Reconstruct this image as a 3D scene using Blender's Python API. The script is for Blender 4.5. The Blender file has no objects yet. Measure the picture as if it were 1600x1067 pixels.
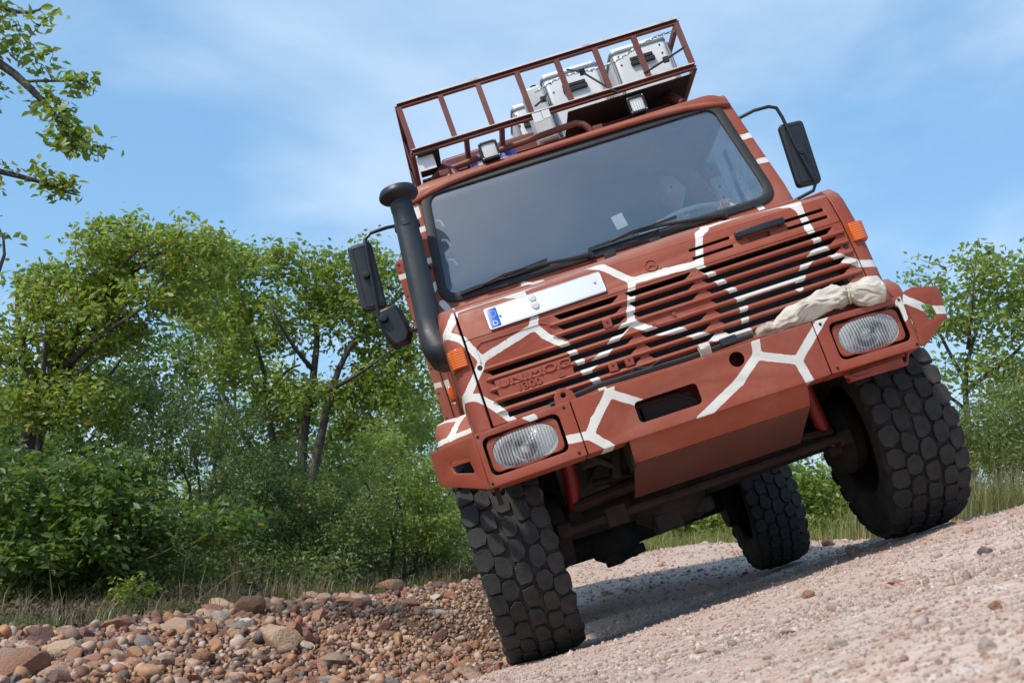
import bpy, bmesh, math, random
import numpy as np
from mathutils import Matrix, Vector

S = bpy.context.scene
COL = S.collection
rng = np.random.default_rng(7)
random.seed(7)
R = math.radians
Z0 = 0.8                                   # camera height above the datum

# ------------------------------------------------------------------ camera, sky, sun, exposure
F_PX, PITCH = 1935.76, R(8.9973)
cd = bpy.data.cameras.new('camera')
cam = bpy.data.objects.new('camera', cd)
COL.objects.link(cam)
cd.sensor_width = 36.0
cd.lens = 36.0 * F_PX / 1600.0
cd.clip_start, cd.clip_end = 0.05, 3000.0
cam.location = (0, 0, Z0)
cam.rotation_euler = (R(90) + PITCH, 0, 0)
cd.dof.use_dof = True
cd.dof.focus_distance = 5.6
cd.dof.aperture_fstop = 11.0
S.camera = cam

SUN_DIR = Vector((-0.50, -0.42, 0.80)).normalized()      # towards the sun
sun_el = math.asin(SUN_DIR.z)
sun_az = math.atan2(SUN_DIR.x, SUN_DIR.y)
W = bpy.data.worlds.new('World')
S.world = W
W.use_nodes = True
nt = W.node_tree
nt.nodes.clear()
def N(t, ty, **kw):
    n = t.nodes.new(ty)
    for k, v in kw.items():
        setattr(n, k, v)
    return n
wo = N(nt, 'ShaderNodeOutputWorld')
bg = N(nt, 'ShaderNodeBackground')
sky = N(nt, 'ShaderNodeTexSky', sky_type='NISHITA')
sky.sun_disc = False
sky.sun_elevation, sky.sun_rotation = sun_el, sun_az
sky.air_density, sky.dust_density, sky.ozone_density = 1.0, 1.4, 2.5
bg.inputs['Strength'].default_value = 0.15
tc = N(nt, 'ShaderNodeTexCoord')
sep = N(nt, 'ShaderNodeSeparateXYZ')
nt.links.new(tc.outputs['Generated'], sep.inputs[0])
den = N(nt, 'ShaderNodeMath', operation='MAXIMUM'); den.inputs[1].default_value = 0.06
addz = N(nt, 'ShaderNodeMath', operation='ADD'); addz.inputs[1].default_value = 0.12
nt.links.new(sep.outputs[2], addz.inputs[0]); nt.links.new(addz.outputs[0], den.inputs[0])
dv = N(nt, 'ShaderNodeVectorMath', operation='DIVIDE')
cmb = N(nt, 'ShaderNodeCombineXYZ')
for i in range(3):
    nt.links.new(den.outputs[0], cmb.inputs[i])
nt.links.new(tc.outputs['Generated'], dv.inputs[0]); nt.links.new(cmb.outputs[0], dv.inputs[1])
mp = N(nt, 'ShaderNodeMapping')
mp.inputs['Location'].default_value = (4.3, 3.41, 0.0); mp.inputs['Rotation'].default_value = (0, 0, R(25)); mp.inputs['Scale'].default_value = (0.75, 0.55, 0.5)
nt.links.new(dv.outputs[0], mp.inputs[0])
nz = N(nt, 'ShaderNodeTexNoise'); nz.inputs['Scale'].default_value = 1.5; nz.inputs['Detail'].default_value = 7.0; nz.inputs['Roughness'].default_value = 0.52; nz.inputs['Distortion'].default_value = 0.3
nt.links.new(mp.outputs[0], nz.inputs['Vector'])
cr = N(nt, 'ShaderNodeMapRange'); cr.inputs['From Min'].default_value = 0.43; cr.inputs['From Max'].default_value = 0.70; cr.inputs['To Min'].default_value = 0.03; cr.inputs['To Max'].default_value = 0.48; cr.interpolation_type = 'SMOOTHSTEP'
nt.links.new(nz.outputs['Fac'], cr.inputs['Value'])
mxc = N(nt, 'ShaderNodeMix', data_type='RGBA')
mxc.inputs['B'].default_value = (4.3, 4.9, 5.6, 1)
veil = N(nt, 'ShaderNodeMix', data_type='RGBA'); veil.inputs['Factor'].default_value = 0.55; veil.inputs['B'].default_value = (0.85, 2.35, 4.1, 1)
nt.links.new(sky.outputs[0], veil.inputs['A'])
nt.links.new(cr.outputs[0], mxc.inputs['Factor']); nt.links.new(veil.outputs['Result'], mxc.inputs['A'])
nt.links.new(mxc.outputs['Result'], bg.inputs['Color']); nt.links.new(bg.outputs[0], wo.inputs[0])

sl = bpy.data.lights.new('sun', 'SUN')
sl.energy, sl.angle, sl.color = 2.4, R(3.0), (1.0, 0.935, 0.83)
so = bpy.data.objects.new('sun', sl)
COL.objects.link(so)
so.location = (-8, -8, 20)
so.rotation_euler = SUN_DIR.to_track_quat('Z', 'Y').to_euler()
S.view_settings.view_transform = 'Standard'
S.view_settings.look = 'None'
S.view_settings.gamma = 1.0
S.view_settings.use_curve_mapping = False
S.view_settings.exposure = 0.48
S.cycles.max_bounces = 8
S.cycles.transparent_max_bounces = 16
S.cycles.use_denoising = True

def at(px, py, d):
    """a point of the place: picture column / row and distance forward of the camera"""
    c, s = math.cos(PITCH), math.sin(PITCH)
    u, v = (px - 800) / F_PX, (py - 533.5) / F_PX
    y, z = s * v + c, -c * v + s
    k = d / y
    return Vector((u * k, d, Z0 + z * k))

# ------------------------------------------------------------------ materials
def newmat(name):
    m = bpy.data.materials.new(name)
    m.use_nodes = True
    t = m.node_tree
    b = t.nodes['Principled BSDF']
    return m, t, b

def noise(t, scale, detail=4, rough=.55, coord='Object', vec=None):
    if vec is None:
        c = N(t, 'ShaderNodeTexCoord'); vec = c.outputs[coord]
    n = N(t, 'ShaderNodeTexNoise')
    n.inputs['Scale'].default_value = scale; n.inputs['Detail'].default_value = detail; n.inputs['Roughness'].default_value = rough
    t.links.new(vec, n.inputs['Vector'])
    return n.outputs['Fac']

def ramp(t, fac, stops):
    r = N(t, 'ShaderNodeValToRGB')
    el = r.color_ramp.elements
    while len(el) > 1: el.remove(el[-1])
    el[0].position = stops[0][0]; el[0].color = (*stops[0][1], 1)
    for p, c in stops[1:]:
        e = el.new(p); e.color = (*c, 1)
    t.links.new(fac, r.inputs[0])
    return r.outputs[0]

def mixc(t, fac, a, b, mode='MIX'):
    m = N(t, 'ShaderNodeMix', data_type='RGBA', blend_type=mode)
    for k, v in (('Factor', fac), ('A', a), ('B', b)):
        if isinstance(v, (int, float)): m.inputs[k].default_value = v
        elif isinstance(v, tuple): m.inputs[k].default_value = (*v, 1) if len(v) == 3 else v
        else: t.links.new(v, m.inputs[k])
    return m.outputs['Result']

def mrange(t, v, a, b, c=0., d=1.):
    m = N(t, 'ShaderNodeMapRange'); m.interpolation_type = 'SMOOTHSTEP'
    for k, x in (('From Min', a), ('From Max', b), ('To Min', c), ('To Max', d)): m.inputs[k].default_value = x
    t.links.new(v, m.inputs['Value'])
    return m.outputs[0]

def bump(t, b, h, strength=.3, dist=.01):
    n = N(t, 'ShaderNodeBump'); n.inputs['Strength'].default_value = strength; n.inputs['Distance'].default_value = dist
    t.links.new(h, n.inputs['Height']); t.links.new(n.outputs[0], b.inputs['Normal'])

def simple(name, col, rough=.5, metal=0., var=.12, scale=6., bmp=0., dirt=None, dirt_amt=.35):
    m, t, b = newmat(name)
    f = noise(t, scale)
    lo = tuple(c * (1 - var) for c in col); hi = tuple(min(1, c * (1 + var)) for c in col)
    c = ramp(t, f, [(.3, lo), (.7, hi)])
    if dirt is not None:
        d = mrange(t, noise(t, scale * .45, 8, .65), .48, .72, 0, dirt_amt)
        c = mixc(t, d, c, dirt)
    t.links.new(c, b.inputs['Base Color'])
    b.inputs['Roughness'].default_value = rough; b.inputs['Metallic'].default_value = metal
    if bmp: bump(t, b, noise(t, scale * 8, 3), bmp, .004)
    return m

RED = (.305, .064, .031)
WHITE = (.78, .76, .70)
def red_paint(name, polylines=(), hw=.0215):
    """faded brick-red brushed paint with dusty film; white giraffe lines painted along the polylines (truck x, z)"""
    m, t, b = newmat(name)
    f = noise(t, 3.0, 6, .6)
    c = ramp(t, f, [(.25, (.26, .050, .028)), (.5, RED), (.75, (.345, .073, .043))])
    fine = mrange(t, noise(t, 60., 3), .35, .7, 0, .10)
    c = mixc(t, fine, c, (.40, .12, .075))
    dust = mrange(t, noise(t, 2.4, 9, .68), .42, .75, 0.0, .22)
    rough = .46
    if polylines:
        tcn = N(t, 'ShaderNodeTexCoord')
        s3 = N(t, 'ShaderNodeSeparateXYZ'); t.links.new(tcn.outputs['Object'], s3.inputs[0])
        cc = N(t, 'ShaderNodeCombineXYZ'); t.links.new(s3.outputs[0], cc.inputs[0]); t.links.new(s3.outputs[2], cc.inputs[1])
        cc.inputs[2].default_value = 9.0
        C = cc.outputs[0]                                   # carries (x, z, distance so far) from line to line
        for pl in polylines:
            thin = 0.
            if isinstance(pl[0], float): thin, pl = pl[0], pl[1]
            for a, e in zip(pl, pl[1:]):
                ax, az = a; dx, dz = e[0] - ax, e[1] - az
                L2 = dx * dx + dz * dz
                if L2 < 1e-8: continue
                sp = N(t, 'ShaderNodeSeparateXYZ'); t.links.new(C, sp.inputs[0])
                pa = N(t, 'ShaderNodeVectorMath', operation='SUBTRACT'); t.links.new(C, pa.inputs[0]); pa.inputs[1].default_value = (ax, az, 0)
                dt = N(t, 'ShaderNodeVectorMath', operation='DOT_PRODUCT'); t.links.new(pa.outputs[0], dt.inputs[0]); dt.inputs[1].default_value = (dx / L2, dz / L2, 0)
                cl = N(t, 'ShaderNodeMath', operation='ADD', use_clamp=True); t.links.new(dt.outputs['Value'], cl.inputs[0]); cl.inputs[1].default_value = 0
                q = N(t, 'ShaderNodeVectorMath', operation='SCALE'); q.inputs[0].default_value = (-dx, -dz, 0); t.links.new(cl.outputs[0], q.inputs['Scale'])
                ad = N(t, 'ShaderNodeVectorMath', operation='ADD'); t.links.new(pa.outputs[0], ad.inputs[0]); t.links.new(q.outputs[0], ad.inputs[1])
                md = N(t, 'ShaderNodeVectorMath', operation='MULTIPLY'); t.links.new(ad.outputs[0], md.inputs[0]); md.inputs[1].default_value = (1, 1, 0)
                ln = N(t, 'ShaderNodeVectorMath', operation='LENGTH'); t.links.new(md.outputs[0], ln.inputs[0])
                mn = N(t, 'ShaderNodeMath', operation='SMOOTH_MIN'); t.links.new(sp.outputs[2], mn.inputs[0]); of = N(t, 'ShaderNodeMath', operation='ADD'); t.links.new(ln.outputs['Value'], of.inputs[0]); of.inputs[1].default_value = thin; t.links.new(of.outputs[0], mn.inputs[1]); mn.inputs[2].default_value = .012
                co = N(t, 'ShaderNodeCombineXYZ'); t.links.new(sp.outputs[0], co.inputs[0]); t.links.new(sp.outputs[1], co.inputs[1]); t.links.new(mn.outputs[0], co.inputs[2])
                C = co.outputs[0]
        sp = N(t, 'ShaderNodeSeparateXYZ'); t.links.new(C, sp.inputs[0]); best = sp.outputs[2]
        wob = N(t, 'ShaderNodeMath', operation='MULTIPLY_ADD'); t.links.new(noise(t, 30., 4), wob.inputs[0]); wob.inputs[1].default_value = .008; t.links.new(best, wob.inputs[2])
        fac = mrange(t, wob.outputs[0], hw + .003, hw + .0055, 1, 0)
        wc = ramp(t, noise(t, 9., 6), [(.3, (.70, .67, .60)), (.65, WHITE)])
        wear = mrange(t, noise(t, 55., 5, .7), .29, .38, .45, 1.)
        fw = N(t, 'ShaderNodeMath', operation='MULTIPLY'); t.links.new(fac, fw.inputs[0]); t.links.new(wear, fw.inputs[1])
        c = mixc(t, fw.outputs[0], c, wc)
    c = mixc(t, dust, c, (.42, .29, .22))
    chip = N(t, 'ShaderNodeMath', operation='MULTIPLY'); t.links.new(mrange(t, noise(t, 85., 2, .5), .66, .70, 0, 1), chip.inputs[0]); t.links.new(mrange(t, noise(t, 5., 4, .6), .50, .66, 0, 1), chip.inputs[1])
    c = mixc(t, chip.outputs[0], c, (.10, .045, .032))
    gn = N(t, 'ShaderNodeNewGeometry'); sn_ = N(t, 'ShaderNodeSeparateXYZ'); t.links.new(gn.outputs['Normal'], sn_.inputs[0])
    c = mixc(t, mrange(t, sn_.outputs[2], .45, .95, 0, .30), c, (.45, .33, .26))
    t.links.new(c, b.inputs['Base Color'])
    rr = mrange(t, noise(t, 12., 5), .3, .7, .40, .58)
    t.links.new(rr, b.inputs['Roughness'])
    b.inputs['Specular IOR Level'].default_value = .32
    bump(t, b, noise(t, 45., 4), .10, .003)
    return m

M = {}
def build_materials():
    M['red'] = red_paint('brick_red_paint')
    M['black_rubber'] = simple('black_rubber', (.018, .018, .019), .6, var=.25, scale=20, bmp=.1)
    M['black_plastic'] = simple('black_plastic', (.016, .017, .019), .38, var=.2, scale=12, bmp=.12, dirt=(.12, .10, .085), dirt_amt=.12)
    M['snorkel'] = simple('snorkel_plastic', (.020, .023, .027), .42, var=.25, scale=9, bmp=.15, dirt=(.13, .12, .11), dirt_amt=.16)
    M['dark'] = simple('dark_underbody', (.013, .010, .008), .8, var=.4, scale=10, bmp=.3, dirt=(.055, .034, .024), dirt_amt=.6)
    M['rust'] = simple('rusty_underbody', (.026, .012, .009), .85, var=.4, scale=9, bmp=.3, dirt=(.055, .036, .026), dirt_amt=.5)
    M['interior'] = simple('cab_interior', (.045, .047, .05), .8)
    M['seat'] = simple('seat_fabric', (.05, .055, .06), .9)
    M['headrest'] = simple('light_headrest', (.80, .80, .77), .7)
    M['bright_red'] = simple('bright_red_paint', (.20, .010, .009), .45, dirt=(.14, .03, .02), dirt_amt=.6)
    M['alu'] = simple('aluminium', (.84, .83, .80), .5, .15, var=.10, scale=4, bmp=.06, dirt=(.50, .48, .45), dirt_amt=.4)
    M['alu_edge'] = simple('aluminium_edge', (.30, .31, .31), .5, .7, var=.2)
    M['whitepaint'] = simple('worn_white_paint', (.72, .71, .68), .6, var=.1, scale=15, dirt=(.30, .08, .05), dirt_amt=.75)
    M['plate_white'] = simple('plate_white', (.72, .73, .70), .35, var=.04)
    M['white_plastic'] = simple('white_plastic', (.66, .66, .63), .5, dirt=(.35, .32, .28))
    M['blue_plastic'] = simple('blue_plastic', (.02, .07, .42), .4)
    M['blue_print'] = simple('blue_print', (.012, .12, .55), .35, var=.05)
    M['screw'] = simple('galvanised_steel', (.45, .44, .42), .45, .8, var=.2, scale=30)
    M['chrome'] = simple('lamp_reflector', (.86, .87, .87), .38, .25, var=.03)
    M['canvas'] = simple('dirty_canvas', (.62, .56, .47), .95, var=.16, scale=14, dirt=(.26, .18, .12), dirt_amt=.85)
    t = M['canvas'].node_tree; b = t.nodes['Principled BSDF']
    cn = N(t, 'ShaderNodeTexNoise'); cn.noise_type = 'RIDGED_MULTIFRACTAL'; cn.inputs['Scale'].default_value = 15.; cn.inputs['Detail'].default_value = 4; cn.inputs['Distortion'].default_value = 1.2
    tcc = N(t, 'ShaderNodeTexCoord'); mpc = N(t, 'ShaderNodeMapping'); mpc.inputs['Scale'].default_value = (.7, 1.4, 1.4); t.links.new(tcc.outputs['Object'], mpc.inputs[0]); t.links.new(mpc.outputs[0], cn.inputs['Vector'])
    bump(t, b, cn.outputs['Fac'], .85, .03)
    M['skin'] = simple('skin', (.46, .27, .19), .5, var=.06)
    M['hair'] = simple('hair', (.06, .035, .02), .6)
    M['shirt'] = simple('shirt', (.08, .10, .14), .85)
    M['paper'] = simple('paper', (.75, .76, .76), .7, var=.03)
    M['glove'] = simple('teal_cloth', (.06, .20, .19), .8)
    M['orange_cloth'] = simple('orange_cloth', (.45, .10, .06), .8)
    # orange lens
    m, t, b = newmat('amber_lens')
    w = N(t, 'ShaderNodeTexWave', wave_type='BANDS', bands_direction='Z'); w.inputs['Scale'].default_value = 28
    tcn = N(t, 'ShaderNodeTexCoord'); t.links.new(tcn.outputs['Object'], w.inputs['Vector'])
    t.links.new(ramp(t, w.outputs['Fac'], [(.2, (.60, .085, .004)), (.8, (.86, .19, .010))]), b.inputs['Base Color'])
    b.inputs['Roughness'].default_value = .18; b.inputs['Coat Weight'].default_value = .5
    bump(t, b, w.outputs['Fac'], .25, .002)
    M['amber'] = m
    # headlamp glass, fluted
    m, t, b = newmat('lamp_glass')
    tcn = N(t, 'ShaderNodeTexCoord')
    w = N(t, 'ShaderNodeTexWave', wave_type='BANDS', bands_direction='X'); w.inputs['Scale'].default_value = 24; w.inputs['Distortion'].default_value = .5
    t.links.new(tcn.outputs['Object'], w.inputs['Vector'])
    b.inputs['Base Color'].default_value = (.92, .94, .95, 1); b.inputs['Roughness'].default_value = .05
    b.inputs['Transmission Weight'].default_value = 1.0; b.inputs['IOR'].default_value = 1.40
    bump(t, b, w.outputs['Fac'], .35, .003)
    tr = N(t, 'ShaderNodeBsdfTransparent'); mx = N(t, 'ShaderNodeMixShader'); mx.inputs[0].default_value = .72
    df = N(t, 'ShaderNodeBsdfDiffuse'); df.inputs[0].default_value = (.78, .79, .78, 1)
    mx2 = N(t, 'ShaderNodeMixShader'); t.links.new(mrange(t, w.outputs['Fac'], .15, .85, .12, .38), mx2.inputs[0])
    t.links.new(b.outputs[0], mx.inputs[1]); t.links.new(tr.outputs[0], mx.inputs[2])
    t.links.new(mx.outputs[0], mx2.inputs[1]); t.links.new(df.outputs[0], mx2.inputs[2])
    t.links.new(mx2.outputs[0], t.nodes['Material Output'].inputs[0])
    M['lamp_glass'] = m
    # windscreen: tinted laminated pane with a dusty film
    def glass(name, refl, dust_lo, dust_hi, tint):
        m, t, b = newmat(name)
        tr = N(t, 'ShaderNodeBsdfTransparent'); tr.inputs[0].default_value = (*tint, 1)
        gl = N(t, 'ShaderNodeBsdfGlossy'); gl.inputs['Roughness'].default_value = .03; gl.inputs[0].default_value = (.90, .93, .95, 1)
        lw = N(t, 'ShaderNodeLayerWeight'); lw.inputs['Blend'].default_value = .35
        fm = mrange(t, lw.outputs['Facing'], 0, 1, refl, .9)
        m1 = N(t, 'ShaderNodeMixShader'); t.links.new(fm, m1.inputs[0]); t.links.new(tr.outputs[0], m1.inputs[1]); t.links.new(gl.outputs[0], m1.inputs[2])
        df = N(t, 'ShaderNodeBsdfDiffuse'); df.inputs[0].default_value = (.47, .45, .42, 1)
        m2 = N(t, 'ShaderNodeMixShader'); t.links.new(mrange(t, noise(t, 1.4, 7, .6), .3, .75, dust_lo, dust_hi), m2.inputs[0])
        t.links.new(m1.outputs[0], m2.inputs[1]); t.links.new(df.outputs[0], m2.inputs[2])
        t.links.new(m2.outputs[0], t.nodes['Material Output'].inputs[0])
        return m
    M['glass'] = glass('windscreen_glass', .125, .01, .07, (.93, .95, .95))
    M['side_glass'] = glass('side_glass', .06, .01, .05, (.85, .88, .88))
    # tyre rubber
    m, t, b = newmat('tyre_rubber')
    c = ramp(t, noise(t, 14., 6), [(.3, (.020, .0195, .019)), (.7, (.046, .044, .042))])
    d = mrange(t, noise(t, 5., 8, .7), .42, .78, .03, .50)
    c = mixc(t, d, c, (.115, .098, .082))
    oi = N(t, 'ShaderNodeObjectInfo')
    c = mixc(t, mrange(t, oi.outputs['Random'], 0, 1, 0, .16), c, (.075, .075, .078))
    t.links.new(c, b.inputs['Base Color']); b.inputs['Roughness'].default_value = .82; b.inputs['Specular IOR Level'].default_value = .25
    bump(t, b, noise(t, 70., 6, .65), .7, .006)
    M['tyre'] = m
    # leaves
    def leaf(name, lo, mid, hi, trans=.38):
        m, t, b = newmat(name)
        at_ = N(t, 'ShaderNodeAttribute', attribute_name='tint')
        oi = N(t, 'ShaderNodeObjectInfo')
        f = N(t, 'ShaderNodeMath', operation='ADD'); t.links.new(at_.outputs['Fac'], f.inputs[0]); t.links.new(mrange(t, oi.outputs['Random'], 0, 1, -.12, .12), f.inputs[1])
        c = ramp(t, f.outputs[0], [(0., lo), (.5, mid), (.93, hi), (.985, (.30, .20, .035))])
        b.inputs['Roughness'].default_value = .48; b.inputs['Specular IOR Level'].default_value = .35
        t.links.new(c, b.inputs['Base Color'])
        tl = N(t, 'ShaderNodeBsdfTranslucent')
        t.links.new(mixc(t, 1., mixc(t, .35, c, (.22, .28, .03)), (trans * 2, trans * 2, trans * 2), 'MULTIPLY'), tl.inputs[0])
        mx = N(t, 'ShaderNodeAddShader')
        t.links.new(b.outputs[0], mx.inputs[0]); t.links.new(tl.outputs[0], mx.inputs[1])
        t.links.new(mx.outputs[0], t.nodes['Material Output'].inputs[0])
        return m
    M['leaf'] = leaf('mopane_leaf', (.070, .098, .013), (.128, .160, .022), (.195, .222, .040), .55)
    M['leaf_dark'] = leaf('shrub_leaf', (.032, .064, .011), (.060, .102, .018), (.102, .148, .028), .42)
    M['leaf_fine'] = leaf('feathery_leaf', (.055, .080, .020), (.085, .120, .030), (.140, .175, .050), .38)
    M['leaf_far'] = leaf('far_leaf', (.075, .108, .020), (.125, .168, .032), (.195, .232, .055), .50)
    M['weed'] = leaf('yellow_weed', (.10, .14, .012), (.18, .21, .02), (.28, .28, .03), .35)
    M['grass_dry'] = leaf('dry_grass', (.13, .095, .050), (.22, .165, .090), (.33, .27, .155), .2)
    M['grass_green'] = leaf('green_grass', (.06, .085, .022), (.105, .125, .035), (.19, .18, .07), .3)
    m, t, b = newmat('bark')
    tcn = N(t, 'ShaderNodeTexCoord'); mp_ = N(t, 'ShaderNodeMapping'); mp_.inputs['Scale'].default_value = (9, 9, 1.6); t.links.new(tcn.outputs['Object'], mp_.inputs[0])
    f = noise(t, 3., 7, .65, vec=mp_.outputs[0])
    t.links.new(ramp(t, f, [(.3, (.045, .034, .026)), (.55, (.11, .088, .068)), (.75, (.19, .16, .13))]), b.inputs['Base Color'])
    b.inputs['Roughness'].default_value = .9; bump(t, b, f, .8, .03)
    M['bark'] = m
    # stones: tint chosen per stone
    m, t, b = newmat('river_stone')
    at_ = N(t, 'ShaderNodeAttribute', attribute_name='tint')
    v = ramp(t, noise(t, 16., 6, .65), [(.25, (.62, .60, .58)), (.7, (1.12, 1.1, 1.08))])
    c = mixc(t, 1.0, at_.outputs['Color'], v, 'MULTIPLY')
    c = mixc(t, mrange(t, noise(t, 3.2, 6, .6), .5, .8, 0, .35), c, (.44, .30, .22))
    t.links.new(c, b.inputs['Base Color']); b.inputs['Roughness'].default_value = .72
    bump(t, b, noise(t, 55., 5, .6), .35, .006)
    M['stone'] = m
build_materials()

def stone_mat(name, a, c2, band=False, scale=10.):
    m, t, b = newmat(name)
    f = noise(t, scale, 6, .6)
    if band:
        w = N(t, 'ShaderNodeTexWave', wave_type='BANDS', bands_direction='DIAGONAL'); w.inputs['Scale'].default_value = 9; w.inputs['Distortion'].default_value = 6; w.inputs['Detail'].default_value = 4
        tcn = N(t, 'ShaderNodeTexCoord'); t.links.new(tcn.outputs['Object'], w.inputs['Vector']); f = w.outputs['Fac']
    c = ramp(t, f, [(.3, a), (.7, c2)])
    oi = N(t, 'ShaderNodeObjectInfo')
    hsv = N(t, 'ShaderNodeHueSaturation'); t.links.new(mrange(t, oi.outputs['Random'], 0, 1, .75, 1.25), hsv.inputs['Value'])
    t.links.new(c, hsv.inputs['Color'])
    c = mixc(t, mrange(t, noise(t, 2.6, 6, .6), .5, .8, 0, .35), hsv.outputs[0], (.42, .28, .20))
    vein = N(t, 'ShaderNodeTexNoise'); vein.noise_type = 'RIDGED_MULTIFRACTAL'; vein.inputs['Scale'].default_value = 2.2; vein.inputs['Detail'].default_value = 5
    tcv = N(t, 'ShaderNodeTexCoord'); t.links.new(tcv.outputs['Object'], vein.inputs['Vector'])
    c = mixc(t, mrange(t, vein.outputs['Fac'], .75, 1.1, 0, .45), c, (.50, .41, .33))
    c = mixc(t, mrange(t, noise(t, 22., 4), .55, .75, 0, .28), c, (.14, .08, .055))
    t.links.new(c, b.inputs['Base Color']); b.inputs['Roughness'].default_value = .68
    bump(t, b, noise(t, 7., 7, .65), .5, .07)
    return m

# ------------------------------------------------------------------ mesh helpers
class MB:
    def __init__(s): s.v = []; s.f = []
    def add(s, vs, fs):
        o = len(s.v); s.v += [tuple(p) for p in vs]; s.f += [tuple(i + o for i in f) for f in fs]; return s
    def box(s, c, d, rot=None):
        x, y, z = (k / 2 for k in d)
        vs = [Vector(p) for p in ((-x, -y, -z), (x, -y, -z), (x, y, -z), (-x, y, -z), (-x, -y, z), (x, -y, z), (x, y, z), (-x, y, z))]
        if rot is not None: vs = [rot @ p for p in vs]
        return s.add([p + Vector(c) for p in vs], [(3, 2, 1, 0), (4, 5, 6, 7), (0, 1, 5, 4), (1, 2, 6, 5), (2, 3, 7, 6), (3, 0, 4, 7)])
    def tube(s, pts, r, n=8, cap=True, up=None):
        pts = [Vector(p) for p in pts]; k = len(pts)
        rs = [r] * k if isinstance(r, (int, float)) else list(r)
        vs, fs = [], []
        u = None
        for i, p in enumerate(pts):
            d = (pts[min(i + 1, k - 1)] - pts[max(i - 1, 0)]).normalized()
            if u is None:
                u = d.orthogonal().normalized()
            u = (u - d * u.dot(d)).normalized(); w = d.cross(u)
            for j in range(n):
                a = 2 * math.pi * j / n
                vs.append(p + (u * math.cos(a) + w * math.sin(a)) * rs[i])
        for i in range(k - 1):
            for j in range(n):
                fs.append((i * n + j, i * n + (j + 1) % n, (i + 1) * n + (j + 1) % n, (i + 1) * n + j))
        if cap:
            fs.append(tuple(range(n))[::-1]); fs.append(tuple((k - 1) * n + j for j in range(n)))
        return s.add(vs, fs)
    def lathe(s, prof, o, axis, n=24, closed=False):
        o = Vector(o); a = Vector(axis).normalized(); u = a.orthogonal().normalized(); w = a.cross(u)
        vs, fs = [], []; k = len(prof)
        for r, h in prof:
            for j in range(n):
                t = 2 * math.pi * j / n
                vs.append(o + a * h + (u * math.cos(t) + w * math.sin(t)) * max(r, 1e-4))
        for i in range(k if closed else k - 1):
            i2 = (i + 1) % k
            for j in range(n):
                fs.append((i * n + j, i * n + (j + 1) % n, i2 * n + (j + 1) % n, i2 * n + j))
        return s.add(vs, fs)
    def loft(s, rings, cap=True, close=True):
        n = len(rings[0]); vs = [p for r in rings for p in r]; fs = []
        for i in range(len(rings) - 1):
            for j in range(n if close else n - 1):
                fs.append((i * n + j, i * n + (j + 1) % n, (i + 1) * n + (j + 1) % n, (i + 1) * n + j))
        if cap and close:
            fs.append(tuple(range(n))[::-1]); fs.append(tuple((len(rings) - 1) * n + j for j in range(n)))
        return s.add(vs, fs)
    def build(s, name, mat, parent=None, bevel=0, smooth=True, angle=35, seg=2):
        me = bpy.data.meshes.new(name)
        me.from_pydata([tuple(p) for p in s.v], [], s.f)
        return finish(name, me, mat, parent, bevel, smooth, angle, seg)

def finish(name, me, mat, parent=None, bevel=0, smooth=True, angle=35, seg=2):
    bm = bmesh.new(); bm.from_mesh(me)
    bmesh.ops.remove_doubles(bm, verts=bm.verts, dist=1e-6)
    bmesh.ops.recalc_face_normals(bm, faces=bm.faces)
    bm.to_mesh(me); bm.free()
    if smooth:
        me.shade_smooth(); me.set_sharp_from_angle(angle=R(angle))
    me.materials.append(mat)
    o = bpy.data.objects.new(name, me); COL.objects.link(o)
    if parent is not None: o.parent = parent
    if bevel:
        m = o.modifiers.new('bevel', 'BEVEL'); m.width = bevel; m.segments = seg; m.limit_method = 'ANGLE'; m.angle_limit = R(40)
    return o

def rpoly(pts, r, n=5):
    """polygon with rounded corners; r a number or one per corner"""
    out = []; k = len(pts)
    for i in range(k):
        p = Vector(pts[i]); a = Vector(pts[i - 1]) - p; b = Vector(pts[(i + 1) % k]) - p
        rr = r[i] if isinstance(r, (list, tuple)) else r
        if rr <= 0: out.append(tuple(p)); continue
        ang = a.angle(b); d = min(rr / math.tan(ang / 2), a.length * .49, b.length * .49)
        s, e = p + a.normalized() * d, p + b.normalized() * d
        for j in range(n + 1):
            t = j / n
            out.append(tuple((1 - t) ** 2 * s + 2 * t * (1 - t) * p + t * t * e))
    return out
def rrect(x0, z0, x1, z1, r, n=5): return rpoly([(x0, z0), (x1, z0), (x1, z1), (x0, z1)], r, n)
def circ(cx, cz, r, n=20, sx=1., p=2.):
    out = []
    for i in range(n):
        a = 2 * math.pi * i / n; c, s = math.cos(a), math.sin(a)
        out.append((cx + sx * r * math.copysign(abs(c) ** (2 / p), c), cz + r * math.copysign(abs(s) ** (2 / p), s)))
    return out

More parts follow.
